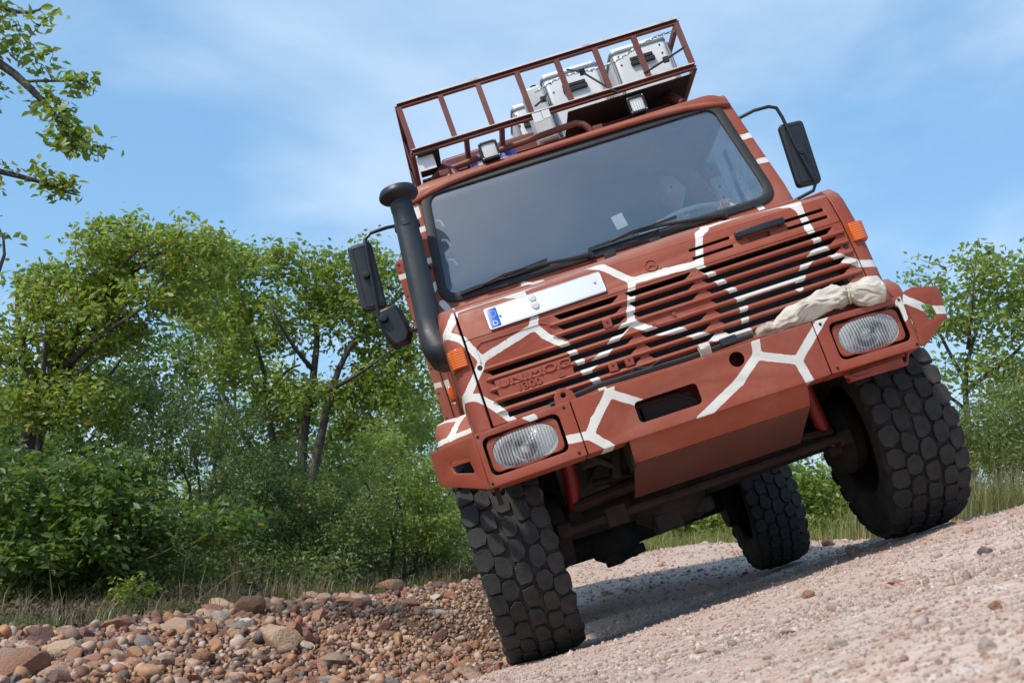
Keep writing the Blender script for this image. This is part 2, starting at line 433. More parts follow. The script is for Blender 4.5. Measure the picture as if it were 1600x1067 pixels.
def plate_mesh(outer, holes, t, bev, fmap):
    cu = bpy.data.curves.new('outline', 'CURVE'); cu.dimensions = '2D'; cu.fill_mode = 'BOTH'
    cu.extrude = max(t / 2 - bev, 1e-4); cu.bevel_depth = bev; cu.bevel_resolution = 1; cu.offset = -bev
    for pl in [outer] + list(holes):
        sp = cu.splines.new('POLY'); sp.points.add(len(pl) - 1); sp.use_cyclic_u = True
        for q, p in zip(sp.points, pl): q.co = (p[0], p[1], 0, 1)
    ob = bpy.data.objects.new('outline', cu); COL.objects.link(ob)
    me = bpy.data.meshes.new_from_object(ob.evaluated_get(bpy.context.evaluated_depsgraph_get()))
    bpy.data.objects.remove(ob); bpy.data.curves.remove(cu)
    for v in me.vertices: v.co = fmap(v.co.x, v.co.y, v.co.z)
    return me
def plate(name, outer, holes, t, bev, fmap, mat, parent, extra=None, angle=35):
    me = plate_mesh(outer, holes, t, bev, fmap)
    if extra is not None:
        bm = bmesh.new(); bm.from_mesh(me)
        vs = [bm.verts.new(p) for p in extra.v]
        for f in extra.f: bm.faces.new([vs[i] for i in f])
        bm.to_mesh(me); bm.free()
    return finish(name, me, mat, parent, 0, True, angle)

def text_mesh(s, size, ext, fmap, name, mat, parent, cx=True, bev=0.):
    cu = bpy.data.curves.new('letters', 'FONT'); cu.body = s; cu.size = size; cu.extrude = ext; cu.bevel_depth = bev
    cu.align_x = 'CENTER' if cx else 'LEFT'; cu.align_y = 'CENTER'
    ob = bpy.data.objects.new('letters', cu); COL.objects.link(ob)
    me = bpy.data.meshes.new_from_object(ob.evaluated_get(bpy.context.evaluated_depsgraph_get()))
    bpy.data.objects.remove(ob); bpy.data.curves.remove(cu)
    for v in me.vertices: v.co = fmap(v.co.x, v.co.y, v.co.z)
    return finish(name, me, mat, parent, 0, False)

def empty(name, loc=(0, 0, 0), parent=None):
    o = bpy.data.objects.new(name, None); COL.objects.link(o); o.location = loc
    o.empty_display_size = .2
    if parent is not None: o.parent = parent
    return o
def tag(o, label=None, cat=None, group=None, kind=None):
    if label: o['label'] = label
    if cat: o['category'] = cat
    if group: o['group'] = group
    if kind: o['kind'] = kind
    return o
def np_mesh(name, V, Fc, mat, tint=None, color=None, smooth=False, parent=None):
    """fast mesh from numpy arrays, faces all of one size"""
    me = bpy.data.meshes.new(name); k = Fc.shape[1]
    me.vertices.add(len(V)); me.vertices.foreach_set('co', np.ascontiguousarray(V, np.float32).ravel())
    me.loops.add(Fc.size); me.loops.foreach_set('vertex_index', np.ascontiguousarray(Fc, np.int32).ravel())
    me.polygons.add(len(Fc)); me.polygons.foreach_set('loop_start', np.arange(0, Fc.size, k, dtype=np.int32))
    me.update(calc_edges=True)
    if tint is not None:
        a = me.attributes.new('tint', 'FLOAT', 'POINT'); a.data.foreach_set('value', np.ascontiguousarray(tint, np.float32))
    if color is not None:
        a = me.attributes.new('tint', 'FLOAT_COLOR', 'POINT'); a.data.foreach_set('color', np.ascontiguousarray(color, np.float32).ravel())
    if smooth: me.shade_smooth()
    me.materials.append(mat)
    o = bpy.data.objects.new(name, me); COL.objects.link(o)
    if parent is not None: o.parent = parent
    return o

# ------------------------------------------------------------------ terrain
TR = Matrix(((0.95003, 0.00385, -0.31212, 1.07538), (0.01874, 0.99742, 0.06935, 5.13954), (0.31158, -0.07173, 0.94751, -0.23277 + Z0), (0, 0, 0, 1)))   # truck -> place
def road_plane(x, y): return -.206 + .3294 * x - .0732 * y
CT = []
for yy in (1, 2.4, 4, 5.2, 6, 7, 7.8):
    for xx in (.3, 1.0, 1.8, 2.4): CT.append((xx, yy, road_plane(xx, yy)))
CT += [(1.5, 9.2, road_plane(1.5, 9.2)), (2.3, 9.2, road_plane(2.3, 9.2)), (.19, 9.18, -.72), (.57, 8.5, -.56), (.64, 9.8, -.50), (.8, 12, -.38), (.3, 12, -.46), (.83, 16, -.27), (1.65, 16, -.24),
       (2.25, 15, -.09), (3.4, 13, -.04), (.1, 10.3, -.62), (0, 6, -.615), (-.25, 5.7, -.65), (-1, 5.7, -.69), (-2.4, 6, -.70), (-1.5, 8, -.66), (-2.5, 9.5, -.61), (-3, 10, -.585), (-1, 10, -.60), (-.5, 12, -.55),
       (-.45, 15, -.50), (-2, 12, -.55), (-4, 10.5, -.58), (-6, 9, -.6), (-4, 7, -.68), (-2, 4, -.66), (-1, 3, -.58), (-4, 3, -.70), (0, 3, -.40), (0, 1, -.29), (-1, 1, -.45), (-3, 0, -.6),
       (2.57, 7, .085), (3.0, 6.5, .10), (3.3, 8, .085), (3.3, 9, .075), (3.2, 5, .31), (3.2, 3, .46), (4.5, 5, .3), (5, 8, .06), (4.4, 12, .0), (6, 14, -.15), (3, 20, -.35), (0, 22, -.45), (-5, 20, -.5),
       (-10, 12, -.5), (10, 20, -.4), (8, 5, .05), (30, 30, -.5), (-30, 30, -.5), (0, 60, -.5), (40, 0, -.4), (-40, 0, -.6), (0, -10, -.6), (60, 100, -.5), (-60, 100, -.5), (0, -60, -.6), (0, 150, -.5)]
CT = np.array(CT, float)
def _phi(d2): return .5 * d2 * np.log(np.maximum(d2, 1e-12))
_d2 = ((CT[:, None, :2] - CT[None, :, :2]) ** 2).sum(-1)
_n = len(CT)
_A = np.zeros((_n + 3, _n + 3)); _A[:_n, :_n] = _phi(_d2) + np.eye(_n) * .02
_A[:_n, _n] = 1; _A[:_n, _n + 1:] = CT[:, :2]; _A[_n, :_n] = 1; _A[_n + 1:, :_n] = CT[:, :2].T
_w = np.linalg.solve(_A, np.r_[CT[:, 2], 0, 0, 0])
def _wave(x, y, seed, f):
    r_ = np.random.default_rng(seed); o = 0
    for k in range(9):
        a = r_.uniform(0, 6.283); ph = r_.uniform(0, 6.283); ff = f * r_.uniform(.6, 1.8)
        o = o + np.sin((x * math.cos(a) + y * math.sin(a)) * ff + ph)
    return o / 9 ** .5
def H(x, y):
    x = np.atleast_1d(np.asarray(x, float)); y = np.atleast_1d(np.asarray(y, float))
    xc = np.clip(x, -60, 60); yc = np.clip(y, -60, 150)
    out = np.empty(len(x))
    for i in range(0, len(x), 20000):
        a, b = xc[i:i + 20000], yc[i:i + 20000]
        d2 = (a[:, None] - CT[:, 0]) ** 2 + (b[:, None] - CT[:, 1]) ** 2
        out[i:i + 20000] = _phi(d2) @ _w[:_n] + _w[_n] + _w[_n + 1] * a + _w[_n + 2] * b
    far = np.clip((np.hypot(x, y - 10) - 25) / 25, 0, 1)
    out = out * (1 - far) + (-.5) * far
    near = np.clip(1 - np.hypot(x, y - 6) / 30, 0, 1)
    out = out + near * (.012 * _wave(x, y, 3, 2.6) + .005 * _wave(x, y, 4, 9.0))
    return out + Z0
def h1(x, y): return float(H([x], [y])[0])
def road_edge(y):
    """x of the road's left border at distance y"""
    y = np.asarray(y, float)
    return np.interp(y, [-60, 0, 4, 5.7, 6.2, 8, 10, 13, 16, 22, 40, 150], [-3.2, -1.2, -.75, -.28, .06, .22, .10, -.2, -.45, -.2, 3, 30]) + .05 * _wave(y, y * 0, 11, 3.)
def axis(parts):
    a = []
    for lo, hi, st in parts: a.append(np.arange(lo, hi, st))
    return np.unique(np.round(np.concatenate(a), 4))
def sheet(xs, ys):
    X, Y = np.meshgrid(xs, ys); Z = H(X.ravel(), Y.ravel())
    V = np.c_[X.ravel(), Y.ravel(), Z]; nx, ny = len(xs), len(ys)
    i = np.arange(nx * ny).reshape(ny, nx)
    return V, np.stack([i[:-1, :-1], i[:-1, 1:], i[1:, 1:], i[1:, :-1]], -1).reshape(-1, 4)
xs = axis([(-1500, -100, 200), (-100, -20, 8), (-20, -6, 1), (-6, 5, .12), (5, 20, 1), (20, 100, 8), (100, 1501, 200)])
ys = axis([(-600, -60, 90), (-60, -4, 4), (-4, 18, .14), (18, 40, 1), (40, 150, 10), (150, 2301, 150)])
V, Fq = sheet(xs, ys)
m, t, b = newmat('soil')
geo = N(t, 'ShaderNodeNewGeometry')
f = noise(t, 1.1, 8, .65, vec=geo.outputs['Position'])
f2 = noise(t, 24., 6, .65, vec=geo.outputs['Position'])
c = ramp(t, f, [(.3, (.070, .046, .032)), (.5, (.125, .082, .056)), (.72, (.20, .150, .100))])
c = mixc(t, mrange(t, f2, .4, .7, 0, .55), c, (.045, .030, .022))
t.links.new(c, b.inputs['Base Color']); b.inputs['Roughness'].default_value = .95; b.inputs['Specular IOR Level'].default_value = .2
bump(t, b, f2, .8, .03)
ground = np_mesh('ground', V, Fq, m, smooth=True); tag(ground, kind='structure')

# the pale gravel road climbs to the right; gravel bank and soil lie left of it
ysr = axis([(-30, -2, 2), (-2, 18, .09), (18, 60, .8)])
V2 = []; nu = 130
us = np.r_[np.linspace(0, 1, 110) ** 1.0 * 5.2, np.linspace(5.6, 9, 20)]
for yv in ysr:
    e = float(road_edge(yv))
    V2.append(np.c_[e + us, np.full(nu, yv)])
V2 = np.concatenate(V2)
Z2 = H(V2[:, 0], V2[:, 1]) + .006
edge_u = np.tile(us, len(ysr))
Z2 += .030 * np.clip(edge_u / .25, 0, 1) * np.clip(1 - edge_u / 3, 0, 1) * (V2[:, 1] < 7)
i = np.arange(nu * len(ysr)).reshape(len(ysr), nu)
Fr = np.stack([i[:-1, :-1], i[:-1, 1:], i[1:, 1:], i[1:, :-1]], -1).reshape(-1, 4)
m, t, b = newmat('road_grit')
geo = N(t, 'ShaderNodeNewGeometry'); P = geo.outputs['Position']
f = noise(t, .9, 6, .6, vec=P)
c = ramp(t, f, [(.3, (.42, .292, .228)), (.55, (.49, .358, .285)), (.75, (.56, .43, .35))])
def vor(scale, feat='F1'):
    v = N(t, 'ShaderNodeTexVoronoi', feature=feat); v.inputs['Scale'].default_value = scale; t.links.new(P, v.inputs['Vector']); return v
v1 = vor(85.); v2 = vor(38.)
hs = N(t, 'ShaderNodeHueSaturation'); t.links.new(v1.outputs['Color'], hs.inputs['Color']); hs.inputs['Saturation'].default_value = .25
c = mixc(t, .45, c, mixc(t, 1., c, ramp(t, hs.outputs[0], [(.1, (.45, .40, .38)), (.5, (1.0, .97, .94)), (.9, (1.5, 1.42, 1.34))]), 'MULTIPLY'))
hs2 = N(t, 'ShaderNodeSeparateColor'); t.links.new(v2.outputs['Color'], hs2.inputs[0])
c = mixc(t, mrange(t, hs2.outputs[0], .80, .92, 0, .5), c, (.38, .17, .12))
c = mixc(t, mrange(t, hs2.outputs[1], .86, .95, 0, .5), c, (.68, .62, .56))
c = mixc(t, mrange(t, noise(t, 2.2, 7, .7, vec=P), .52, .75, 0, .35), c, (.34, .225, .175))
t.links.new(c, b.inputs['Base Color']); b.inputs['Roughness'].default_value = .93; b.inputs['Specular IOR Level'].default_value = .2
hh = N(t, 'ShaderNodeMath', operation='ADD'); t.links.new(v1.outputs['Distance'], hh.inputs[0])
hm = N(t, 'ShaderNodeMath', operation='MULTIPLY'); t.links.new(v2.outputs['Distance'], hm.inputs[0]); hm.inputs[1].default_value = 1.3
t.links.new(hm.outputs[0], hh.inputs[1])
bump(t, b, hh.outputs[0], -.5, .008)
road = np_mesh('gravel_road', np.c_[V2, Z2], Fr, m, smooth=True); tag(road, kind='structure')
def HR(x, y):
    """top of whatever lies at x, y: road sheet or ground"""
    e = np.asarray(x) - road_edge(y)
    return H(x, y) + np.where(e > 0, .006 + .030 * np.clip(e / .25, 0, 1) * np.clip(1 - e / 3, 0, 1) * (np.asarray(y) < 7), 0)

# ------------------------------------------------------------------ loose stones
def ico(sub):
    bm = bmesh.new(); bmesh.ops.create_icosphere(bm, subdivisions=sub, radius=1.0)
    V = np.array([v.co[:] for v in bm.verts]); Fc = np.array([[v.index for v in f.verts] for f in bm.faces]); bm.free()
    return V, Fc
def stone_shape(sub, seed, rough=.16, blocky=0.):
    V, Fc = ico(sub); r_ = np.random.default_rng(seed)
    V = V.copy()
    d = np.zeros(len(V))
    for k in range(7):
        a = r_.normal(size=3); a /= np.linalg.norm(a); d += r_.uniform(-1, 1) * np.sin(V @ a * r_.uniform(1.2, 3.4) + r_.uniform(0, 6))
    if sub > 2:
        for k in range(14):
            a = r_.normal(size=3); a /= np.linalg.norm(a); d += .16 * np.sin(V @ a * r_.uniform(6, 16) + r_.uniform(0, 6))
    V *= (1 + rough * d / 2)[:, None]
    for k in range(int(blocky)):
        a = r_.normal(size=3); a /= np.linalg.norm(a); h = r_.uniform(.55, .8); s = V @ a
        V -= np.where(s > h, (s - h) * .92, 0)[:, None] * a
    return V, Fc
TINTS = 1.12 * np.array([(.37, .20, .11), (.43, .27, .165), (.33, .155, .085), (.27, .11, .065), (.42, .30, .215), (.46, .35, .27), (.22, .13, .095), (.17, .14, .12), (.38, .19, .09), (.17, .08, .058), (.40, .265, .18), (.36, .21, .13)])
ROADT = np.array([(.52, .405, .335), (.56, .45, .38), (.48, .36, .29), (.43, .29, .225), (.60, .50, .43), (.40, .235, .175), (.51, .40, .33), (.38, .27, .22), (.53, .42, .345), (.50, .385, .31)])
def rotmats(n, r_, flat=False):
    q = r_.normal(size=(n, 4)); q /= np.linalg.norm(q, axis=1)[:, None]
    if flat:
        a = r_.uniform(0, 6.283, n); ti = r_.normal(0, .32, (n, 2)); q = np.c_[np.cos(a / 2), ti[:, 0], ti[:, 1], np.sin(a / 2)]; q /= np.linalg.norm(q, axis=1)[:, None]
    w, x, y, z = q.T
    return np.stack([np.stack([1 - 2 * (y * y + z * z), 2 * (x * y - z * w), 2 * (x * z + y * w)], -1), np.stack([2 * (x * y + z * w), 1 - 2 * (x * x + z * z), 2 * (y * z - x * w)], -1), np.stack([2 * (x * z - y * w), 2 * (y * z + x * w), 1 - 2 * (x * x + y * y)], -1)], 1)
def scatter(name, sub, pos, size, tints, r_, sink=.25, squash=(.45, .8), blocky=3):
    n = len(pos); shapes = [stone_shape(sub, 50 + k, .18, blocky) for k in range(8)]
    VV, FF, CC = [], [], []; off = 0
    which = r_.integers(0, 8, n)
    Rm = rotmats(n, r_, True)
    sc = np.c_[r_.uniform(.75, 1.25, n), r_.uniform(.6, 1.0, n), r_.uniform(*squash, n)] * size[:, None]
    col = tints[r_.integers(0, len(tints), n)] * r_.uniform(.75, 1.2, (n, 1))
    for k in range(8):
        ix = np.where(which == k)[0]
        if not len(ix): continue
        V, Fc = shapes[k]
        P = np.einsum('nij,nvj->nvi', Rm[ix], V[None] * sc[ix][:, None, :])
        P += pos[ix][:, None, :]; P[:, :, 2] += (sc[ix, 2] * (1 - 2 * sink))[:, None]
        VV.append(P.reshape(-1, 3)); FF.append((Fc[None] + (np.arange(len(ix)) * len(V))[:, None, None] + off).reshape(-1, 3)); off += len(ix) * len(V)
        CC.append(np.repeat(np.c_[col[ix], np.ones(len(ix))], len(V), 0))
    o = np_mesh(name, np.concatenate(VV), np.concatenate(FF), M['stone'], color=np.concatenate(CC), smooth=True)
    return tag(o, kind='stuff')
TYRES = [TR @ Vector(p) for p in ((-.94, .83, 0), (.94, .83, 0), (.94, 4.07, 0), (-.94, 4.07, 0))]
def clear_of_tyres(P, r=.30):
    k = np.ones(len(P), bool)
    for q in TYRES: k &= np.hypot((P[:, 0] - q.x) * 1.15, P[:, 1] - q.y) > r
    return P[k]
def inview(x, y, mx=1.04): return np.abs(x) < y * .4132 * mx + .15

r_ = np.random.default_rng(21)
# fine grit on the road
def road_pts(n, y0, y1, pw=1.):
    y = y0 + (y1 - y0) * r_.uniform(0, 1, n) ** pw
    lo = np.maximum(road_edge(y) - .03, -.45 * y - .1); hi = np.minimum(.45 * y + .15, 3.9)
    x = lo + (hi - lo) * r_.uniform(0, 1, n)
    P = clear_of_tyres(np.c_[x, y])
    return np.c_[P, HR(P[:, 0], P[:, 1])]
p = road_pts(22000, .85, 3.0, 1.25); scatter('fine_road_gravel', 1, p, r_.lognormal(math.log(.0025), .44, len(p)), ROADT, r_, sink=.34)
p = road_pts(16000, 2.4, 8., 1.4); scatter('road_gravel', 1, p, r_.lognormal(math.log(.0042), .50, len(p)), ROADT, r_, sink=.36)
p = road_pts(7000, 7.5, 17., 1.); scatter('far_road_gravel', 1, p, r_.lognormal(math.log(.0092), .5, len(p)), ROADT, r_, sink=.34)
# gravel bank left of the road
def bank_far(x):
    return np.interp(x, [-7, -4, -3.3, -2.8, -2.3, -1.4, -.8, -.3, .3], [7.5, 8.0, 8.3, 8.8, 10.2, 12.4, 13.8, 15.0, 15.4])
def bank_pts(n, y0, y1, pw=1.):
    y = y0 + (y1 - y0) * r_.uniform(0, 1, n) ** pw
    lo = -.45 * y - .2; hi = road_edge(y) + .04
    x = lo + (hi - lo) * r_.uniform(0, 1, n)
    k = y < bank_far(x) + .25 * _wave(x, y, 9, 4.)
    x, y = x[k], y[k]
    P = clear_of_tyres(np.c_[x, y])
    return np.c_[P, H(P[:, 0], P[:, 1])]
def bsize(p, lo, hi, s):
    e = np.clip((bank_far(p[:, 0]) - p[:, 1]) / 4., 0, 1); l = np.clip(-p[:, 0] / 2.4, 0, 1)
    g = np.clip(.25 + .75 * l, 0, 1) * (1 - .45 * e)
    return (lo + (hi - lo) * g) * r_.lognormal(0, s, len(p))
p = bank_pts(26000, 5.0, 15.5, .85); scatter('gravel', 1, p, bsize(p, .009, .019, .42), TINTS, r_, sink=.15)
p = bank_pts(9000, 5.0, 15.5, .8); scatter('bank_pebbles', 2, p, bsize(p, .013, .028, .36), TINTS, r_, sink=.0, squash=(.6, 1.0), blocky=5)

# the 300 stones that show largest, each one a thing
KINDS = [('tan', stone_mat('tan_stone', (.40, .25, .155), (.52, .36, .25))), ('red-brown', stone_mat('red_brown_stone', (.31, .135, .075), (.44, .22, .13))), ('ochre', stone_mat('ochre_stone', (.37, .18, .085), (.46, .25, .13))),
         ('grey', stone_mat('grey_stone', (.17, .145, .13), (.28, .245, .215))), ('pale', stone_mat('pale_stone', (.50, .40, .32), (.62, .53, .45))), ('maroon', stone_mat('maroon_stone', (.16, .075, .055), (.26, .13, .095))), ('pinkish', stone_mat('pink_stone', (.42, .26, .18), (.54, .37, .28)))]
SHAPES = []
for nm, bl, rg, sq in (('rounded', 5, .30, (1.12, .9, .78)), ('angular', 13, .42, (1.1, .85, .80)), ('flat', 9, .34, (1.3, .95, .50)), ('oblong', 7, .34, (1.45, .80, .66))):
    for k in range(3):
        V, Fc = stone_shape(3, 200 + k * 7 + bl, rg, bl)
        SHAPES.append((nm, V * np.array(sq), Fc))
SM = {}
def stone(x, y, size, ki, si, rz, label, group, tilt=0., sink=.3):
    key = (ki, si)
    nm, V, Fc = SHAPES[si]
    if key not in SM:
        o = np_mesh('stone', V, Fc, KINDS[ki][1], smooth=True); o.data.set_sharp_from_angle(angle=R(32)); SM[key] = o.data
    else:
        o = bpy.data.objects.new('stone', SM[key]); COL.objects.link(o)
    hz = np.abs(V[:, 2]).max() * size
    o.location = (x, y, float(HR([x], [y])[0]) + hz * (1 - 2 * sink)); o.scale = (size,) * 3; o.rotation_euler = (tilt, tilt * .6, rz)
    return tag(o, label, 'stone', group)
def ground_at(px, py):
    """distance at which the sight line through a picture point meets the ground"""
    best, lo = None, None
    ds = np.linspace(3, 20, 600); P = [at(px, py, d) for d in ds]
    z = np.array([q.z for q in P]); x = np.array([q.x for q in P]); g = HR(x, ds)
    k = np.where(z <= g)[0]
    return ds[k[0]] if len(k) else 12.
SPECIAL = [  # column, row, half width in metres, colour, shape, spin, tilt, label
    (385, 962, .125, 2, 0, .2, 0, 'large smooth orange-brown egg-shaped boulder at the grass edge'),
    (348, 978, .085, 4, 1, 1.2, .9, 'upright pale boulder with veins beside the egg-shaped boulder'),
    (104, 1030, .100, 0, 1, .4, .1, 'big blocky tan stone in the gravel near the left corner'),
    (285, 993, .105, 0, 0, .1, .1, 'double-humped tan boulder resting among brown cobbles'),
    (313, 970, .070, 6, 2, .2, 0, 'pinkish flat-topped stone behind the veined boulder'),
    (375, 990, .105, 3, 2, .1, 0, 'wide dark grey slab in front of the egg-shaped boulder'),
    (172, 1025, .085, 1, 1, .6, 0, 'reddish brown squared stone right of the blocky tan one'),
    (150, 1055, .085, 2, 3, 2.4, .2, 'leaning orange-tan oblong stone at the bottom of the bank'),
    (55, 1000, .060, 2, 0, .3, 0, 'small bright orange rounded stone near the dry grass'),
    (70, 1045, .080, 5, 1, .8, .3, 'dark maroon split stone left of the blocky tan one'),
    (240, 972, .090, 1, 2, .1, 0, 'long flat brown stone at the edge of the grass'),
    (610, 925, .120, 1, 3, .2, 0, 'long brown boulder lying at the bushes behind the gravel'),
    (698, 915, .110, 1, 3, .2, 0, 'reddish oblong boulder by the dry grass near the front tyre'),
    (540, 948, .090, 2, 3, .3, 0, 'ochre oblong stone halfway along the gravel bank'),
    (508, 943, .080, 0, 0, 1.2, .4, 'tan stone standing upright beside the ochre oblong one'),
    (440, 1015, .130, 0, 1, 2.7, .2, 'big pointed tan rock lying in the middle of the bank'),
    (605, 996, .060, 5, 3, .1, 0, 'dark red oblong stone with a grey tip beside it'),
    (15, 1040, .085, 6, 0, .5, 0, 'round dull pink stone at the picture corner of the bank'),
    (48, 1058, .075, 4, 1, .9, 0, 'white and orange rough stone in the bottom corner of the bank'),
    (150, 998, .040, 4, 0, .9, 0, 'small white stone on top of the brown cobbles'),
    (222, 1012, .065, 3, 1, .3, .2, 'dark blue-grey stone among tan cobbles'),
    (525, 1042, .100, 0, 2, .3, 0, 'broad flat tan stone low on the gravel bank'),
]
LANDMARK = ['the egg-shaped boulder', 'the veined boulder', 'the blocky tan stone', 'the double-humped boulder', 'the flat-topped pinkish stone', 'the dark grey slab', 'the squared reddish stone', 'the leaning orange-tan stone', 'the bright orange stone', 'the dark maroon split stone', 'the long flat brown stone', 'the long brown boulder', 'the reddish oblong boulder', 'the ochre oblong stone', 'the upright tan stone', 'the big pointed rock', 'the dark red oblong stone', 'the dull pink corner stone', 'the rough white-orange stone', 'the small white stone', 'the dark blue-grey stone', 'the broad flat tan stone']
COBBLES = []
def name_cobbles():
    seen = {}
    for o, sn, kn, sz in COBBLES:
        x, y, z = o.location; c = (x / y, (z - Z0) / y)
        best = min(range(len(SPECIAL)), key=lambda k: (c[0] - (SPECIAL[k][0] - 800) / F_PX) ** 2 + (2 * (c[1] + (SPECIAL[k][1] - 840) / F_PX)) ** 2)
        du = c[0] - (SPECIAL[best][0] - 800) / F_PX; dv = c[1] + (SPECIAL[best][1] - 840) / F_PX
        side = ('right of' if du > 0 else 'left of') if abs(du) > 1.6 * abs(dv) else ('behind' if dv > 0 else 'in front of')
        app = sz / y * F_PX
        size = 'small' if app < 9 else ('middling' if app < 13 else 'large')
        seen.setdefault((size, sn, kn, side, best), []).append((du * du + dv * dv, o))
    for (size, sn, kn, side, best), l in seen.items():
        for k, (_, o) in enumerate(sorted(l, key=lambda q: q[0])):
            o['label'] = (('nearest ', 'second nearest ', 'third nearest ', 'fourth nearest ', 'fifth nearest ')[min(k, 4)] if len(l) > 1 else '') + f'{size} {sn} {kn} cobble {side} {LANDMARK[best]}'
used = []
for (px, py, s, ki, si, rz, ti, lb) in SPECIAL:
    d = ground_at(px, py); x = at(px, py, d).x
    stone(x, d, s, ki, si * 3 + int(px) % 3, rz, lb, 'big stones on the gravel bank', ti, .22); used.append((x, d, s))
p = bank_pts(9000, 5.6, 15.2, .75); s = bsize(p, .018, .039, .36)
o_ = np.argsort(-s / p[:, 1])
cnt = 0
for k in o_:
    if cnt >= 300 - len(SPECIAL) - 12: break
    x, y = p[k, :2]
    if not inview(x, y, .99) or any((x - a) ** 2 + (y - b_) ** 2 < (.8 * (c_ + s[k])) ** 2 for a, b_, c_ in used): continue
    ki = int(r_.choice(7, p=[.26, .35, .05, .05, .05, .14, .10])); si = int(r_.integers(0, 12))
    kn = KINDS[ki][0]; sn = SHAPES[si][0]
    place = 'by the dry grass' if y > bank_far(x) - .8 else ('low on the gravel bank' if y < 7.2 else 'on the gravel bank')
    o = stone(x, y, s[k], ki, si, r_.uniform(0, 6.28), f'{sn} {kn} cobble {place}', 'cobbles on the gravel bank', r_.normal(0, .5), r_.uniform(.12, .3)); used.append((x, y, s[k])); cnt += 1; COBBLES.append((o, sn, kn, s[k]))
name_cobbles()
ROADST = [(1128, 1020, .020, 4, 2, 'pale flat white stone lying on the road gravel'), (1310, 1012, .022, 4, 0, 'pale grey rounded stone half sunk in the road'), (1543, 1018, .020, 4, 1, 'whitish stone near the road corner'),
          (1232, 990, .016, 2, 2, 'orange flat chip on the road left of centre'), (1265, 933, .030, 1, 1, 'red-brown stone on the road in front of the shadow'), (1405, 912, .026, 1, 2, 'small red flat stone on the road below the front tyre'),
          (1538, 867, .030, 3, 1, 'dark stone on the road right of the front tyre'), (1555, 952, .018, 1, 1, 'rusty red stone in the road at the right'), (1203, 1030, .016, 6, 1, 'pinkish angular stone beside the white flat one'),
          (1292, 853, .085, 5, 1, 'dark red rock on the road behind between the tyres'), (1332, 842, .06, 6, 0, 'dusty rounded rock beside the grass behind the truck'), (895, 1012, .045, 5, 2, 'dark flat stone in the shade by the front tyre')]
for (px, py, s, ki, si, lb) in ROADST:
    d = None
    ds = np.linspace(.8, 16, 900); P = [at(px, py, q) for q in ds]; g = HR([q.x for q in P], ds); kk = np.where(np.array([q.z for q in P]) <= g)[0]
    d = ds[kk[0]] if len(kk) else 6.
    x = at(px, py, d).x
    stone(x, d, s * .72, ki, si * 3 + int(px) % 3, px * .1, lb, 'stones lying on the road', 0, .3)

# ------------------------------------------------------------------ the truck (x to its left side, y to its rear, z up)
FRONT_LINES = [  # grille
 [(-0.557, 1.436), (-0.577, 1.399), (-0.829, 1.333)], [(-0.569, 1.402), (-0.542, 1.351), (-0.467, 1.269), (-0.45, 1.232), (-0.434, 1.187), (-0.426, 1.135), (-0.402, 1.094), (-0.38, 1.03)],
 [(-0.426, 1.135), (-0.331, 1.18), (-0.206, 1.267), (-0.166, 1.281)], [(-0.096, 1.465), (-0.15, 1.33), (-0.166, 1.281)],
 [(0.732, 1.444), (0.739, 1.379), (0.749, 1.331), (0.71, 1.325), (0.648, 1.291), (0.607, 1.243), (0.317, 1.243)], [(0.21, 1.433), (0.266, 1.336), (0.321, 1.247), (0.318, 1.188), (0.291, 1.089)],
 [(0.749, 1.331), (0.783, 1.29), (0.824, 1.254), (0.874, 1.22), (1.0, 1.19)], [(0.605, 1.239), (0.58, 1.194)], [(-0.166, 1.281), (-0.123, 1.245), (-0.065, 1.201), (0.016, 1.182), (0.072, 1.141), (0.153, 1.099), (0.30, 1.075)],
 [(-0.946, 1.496), (-0.887, 1.445), (-0.833, 1.328), (-0.853, 1.295), (-0.94, 1.2), (-0.962, 1.195), (-0.9, 1.174), (-0.847, 1.115), (-0.79, 1.03)],
 # lid
 [(-0.557, 1.436), (-0.577, 1.397)], [(-0.24, 1.602), (-0.191, 1.575), (-0.094, 1.465), (0.062, 1.459), (0.216, 1.447)], [(0.322, 1.66), (0.306, 1.604), (0.270, 1.585), (0.216, 1.447)],
 (.009, [(0.306, 1.612), (0.521, 1.622), (0.68, 1.60)]), [(0.68, 1.60), (0.712, 1.592), (0.736, 1.555), (0.732, 1.444)], [(.76, 1.62), (.736, 1.57)], [(-0.946, 1.496), (-0.904, 1.545), (-0.885, 1.575)], (.010, [(-0.876, 1.585), (-0.749, 1.592), (-0.579, 1.585), (-0.461, 1.597), (-0.24, 1.604)]), [(-.63, 1.586), (-.57, 1.565)]]
BUMPER_LINES = [[(-0.355, 1.04), (-0.374, 1.0), (-0.468, 0.907), (-0.511, 0.856), (-0.597, 0.866)], [(-0.374, 0.997), (-0.26, 0.915)], [(-0.511, 0.856), (-0.43, 0.765)],
 [(0.30, 1.06), (0.271, 0.955), (0.16, 0.873), (-0.046, 0.775)], [(0.271, 0.955), (0.427, 0.883)], [(0.64, 1.06), (0.427, 0.883), (0.445, 0.77)], [(-0.75, 1.04), (-0.71, 1.001)],
 [(0.945, 0.925), (0.955, .99), (0.985, 1.005), (1.085, 0.93), (1.20, .90)]]
CAB_LINES = [[(-0.86, 2.276), (-1.1, 2.276)], [(-0.88, 2.09), (-1.1, 2.09)], [(-0.90, 1.95), (-.95, 1.90), (-1.1, 1.88)], [(-.872, 2.45), (-.878, 2.36)], [(0.86, 2.23), (1.1, 2.22)], [(0.90, 2.065), (1.1, 2.05)], [(0.78, 1.86), (0.80, 1.80)], [(-0.90, 1.84), (-0.86, 1.74)], [(-.48, 1.80), (-.40, 1.76)]]
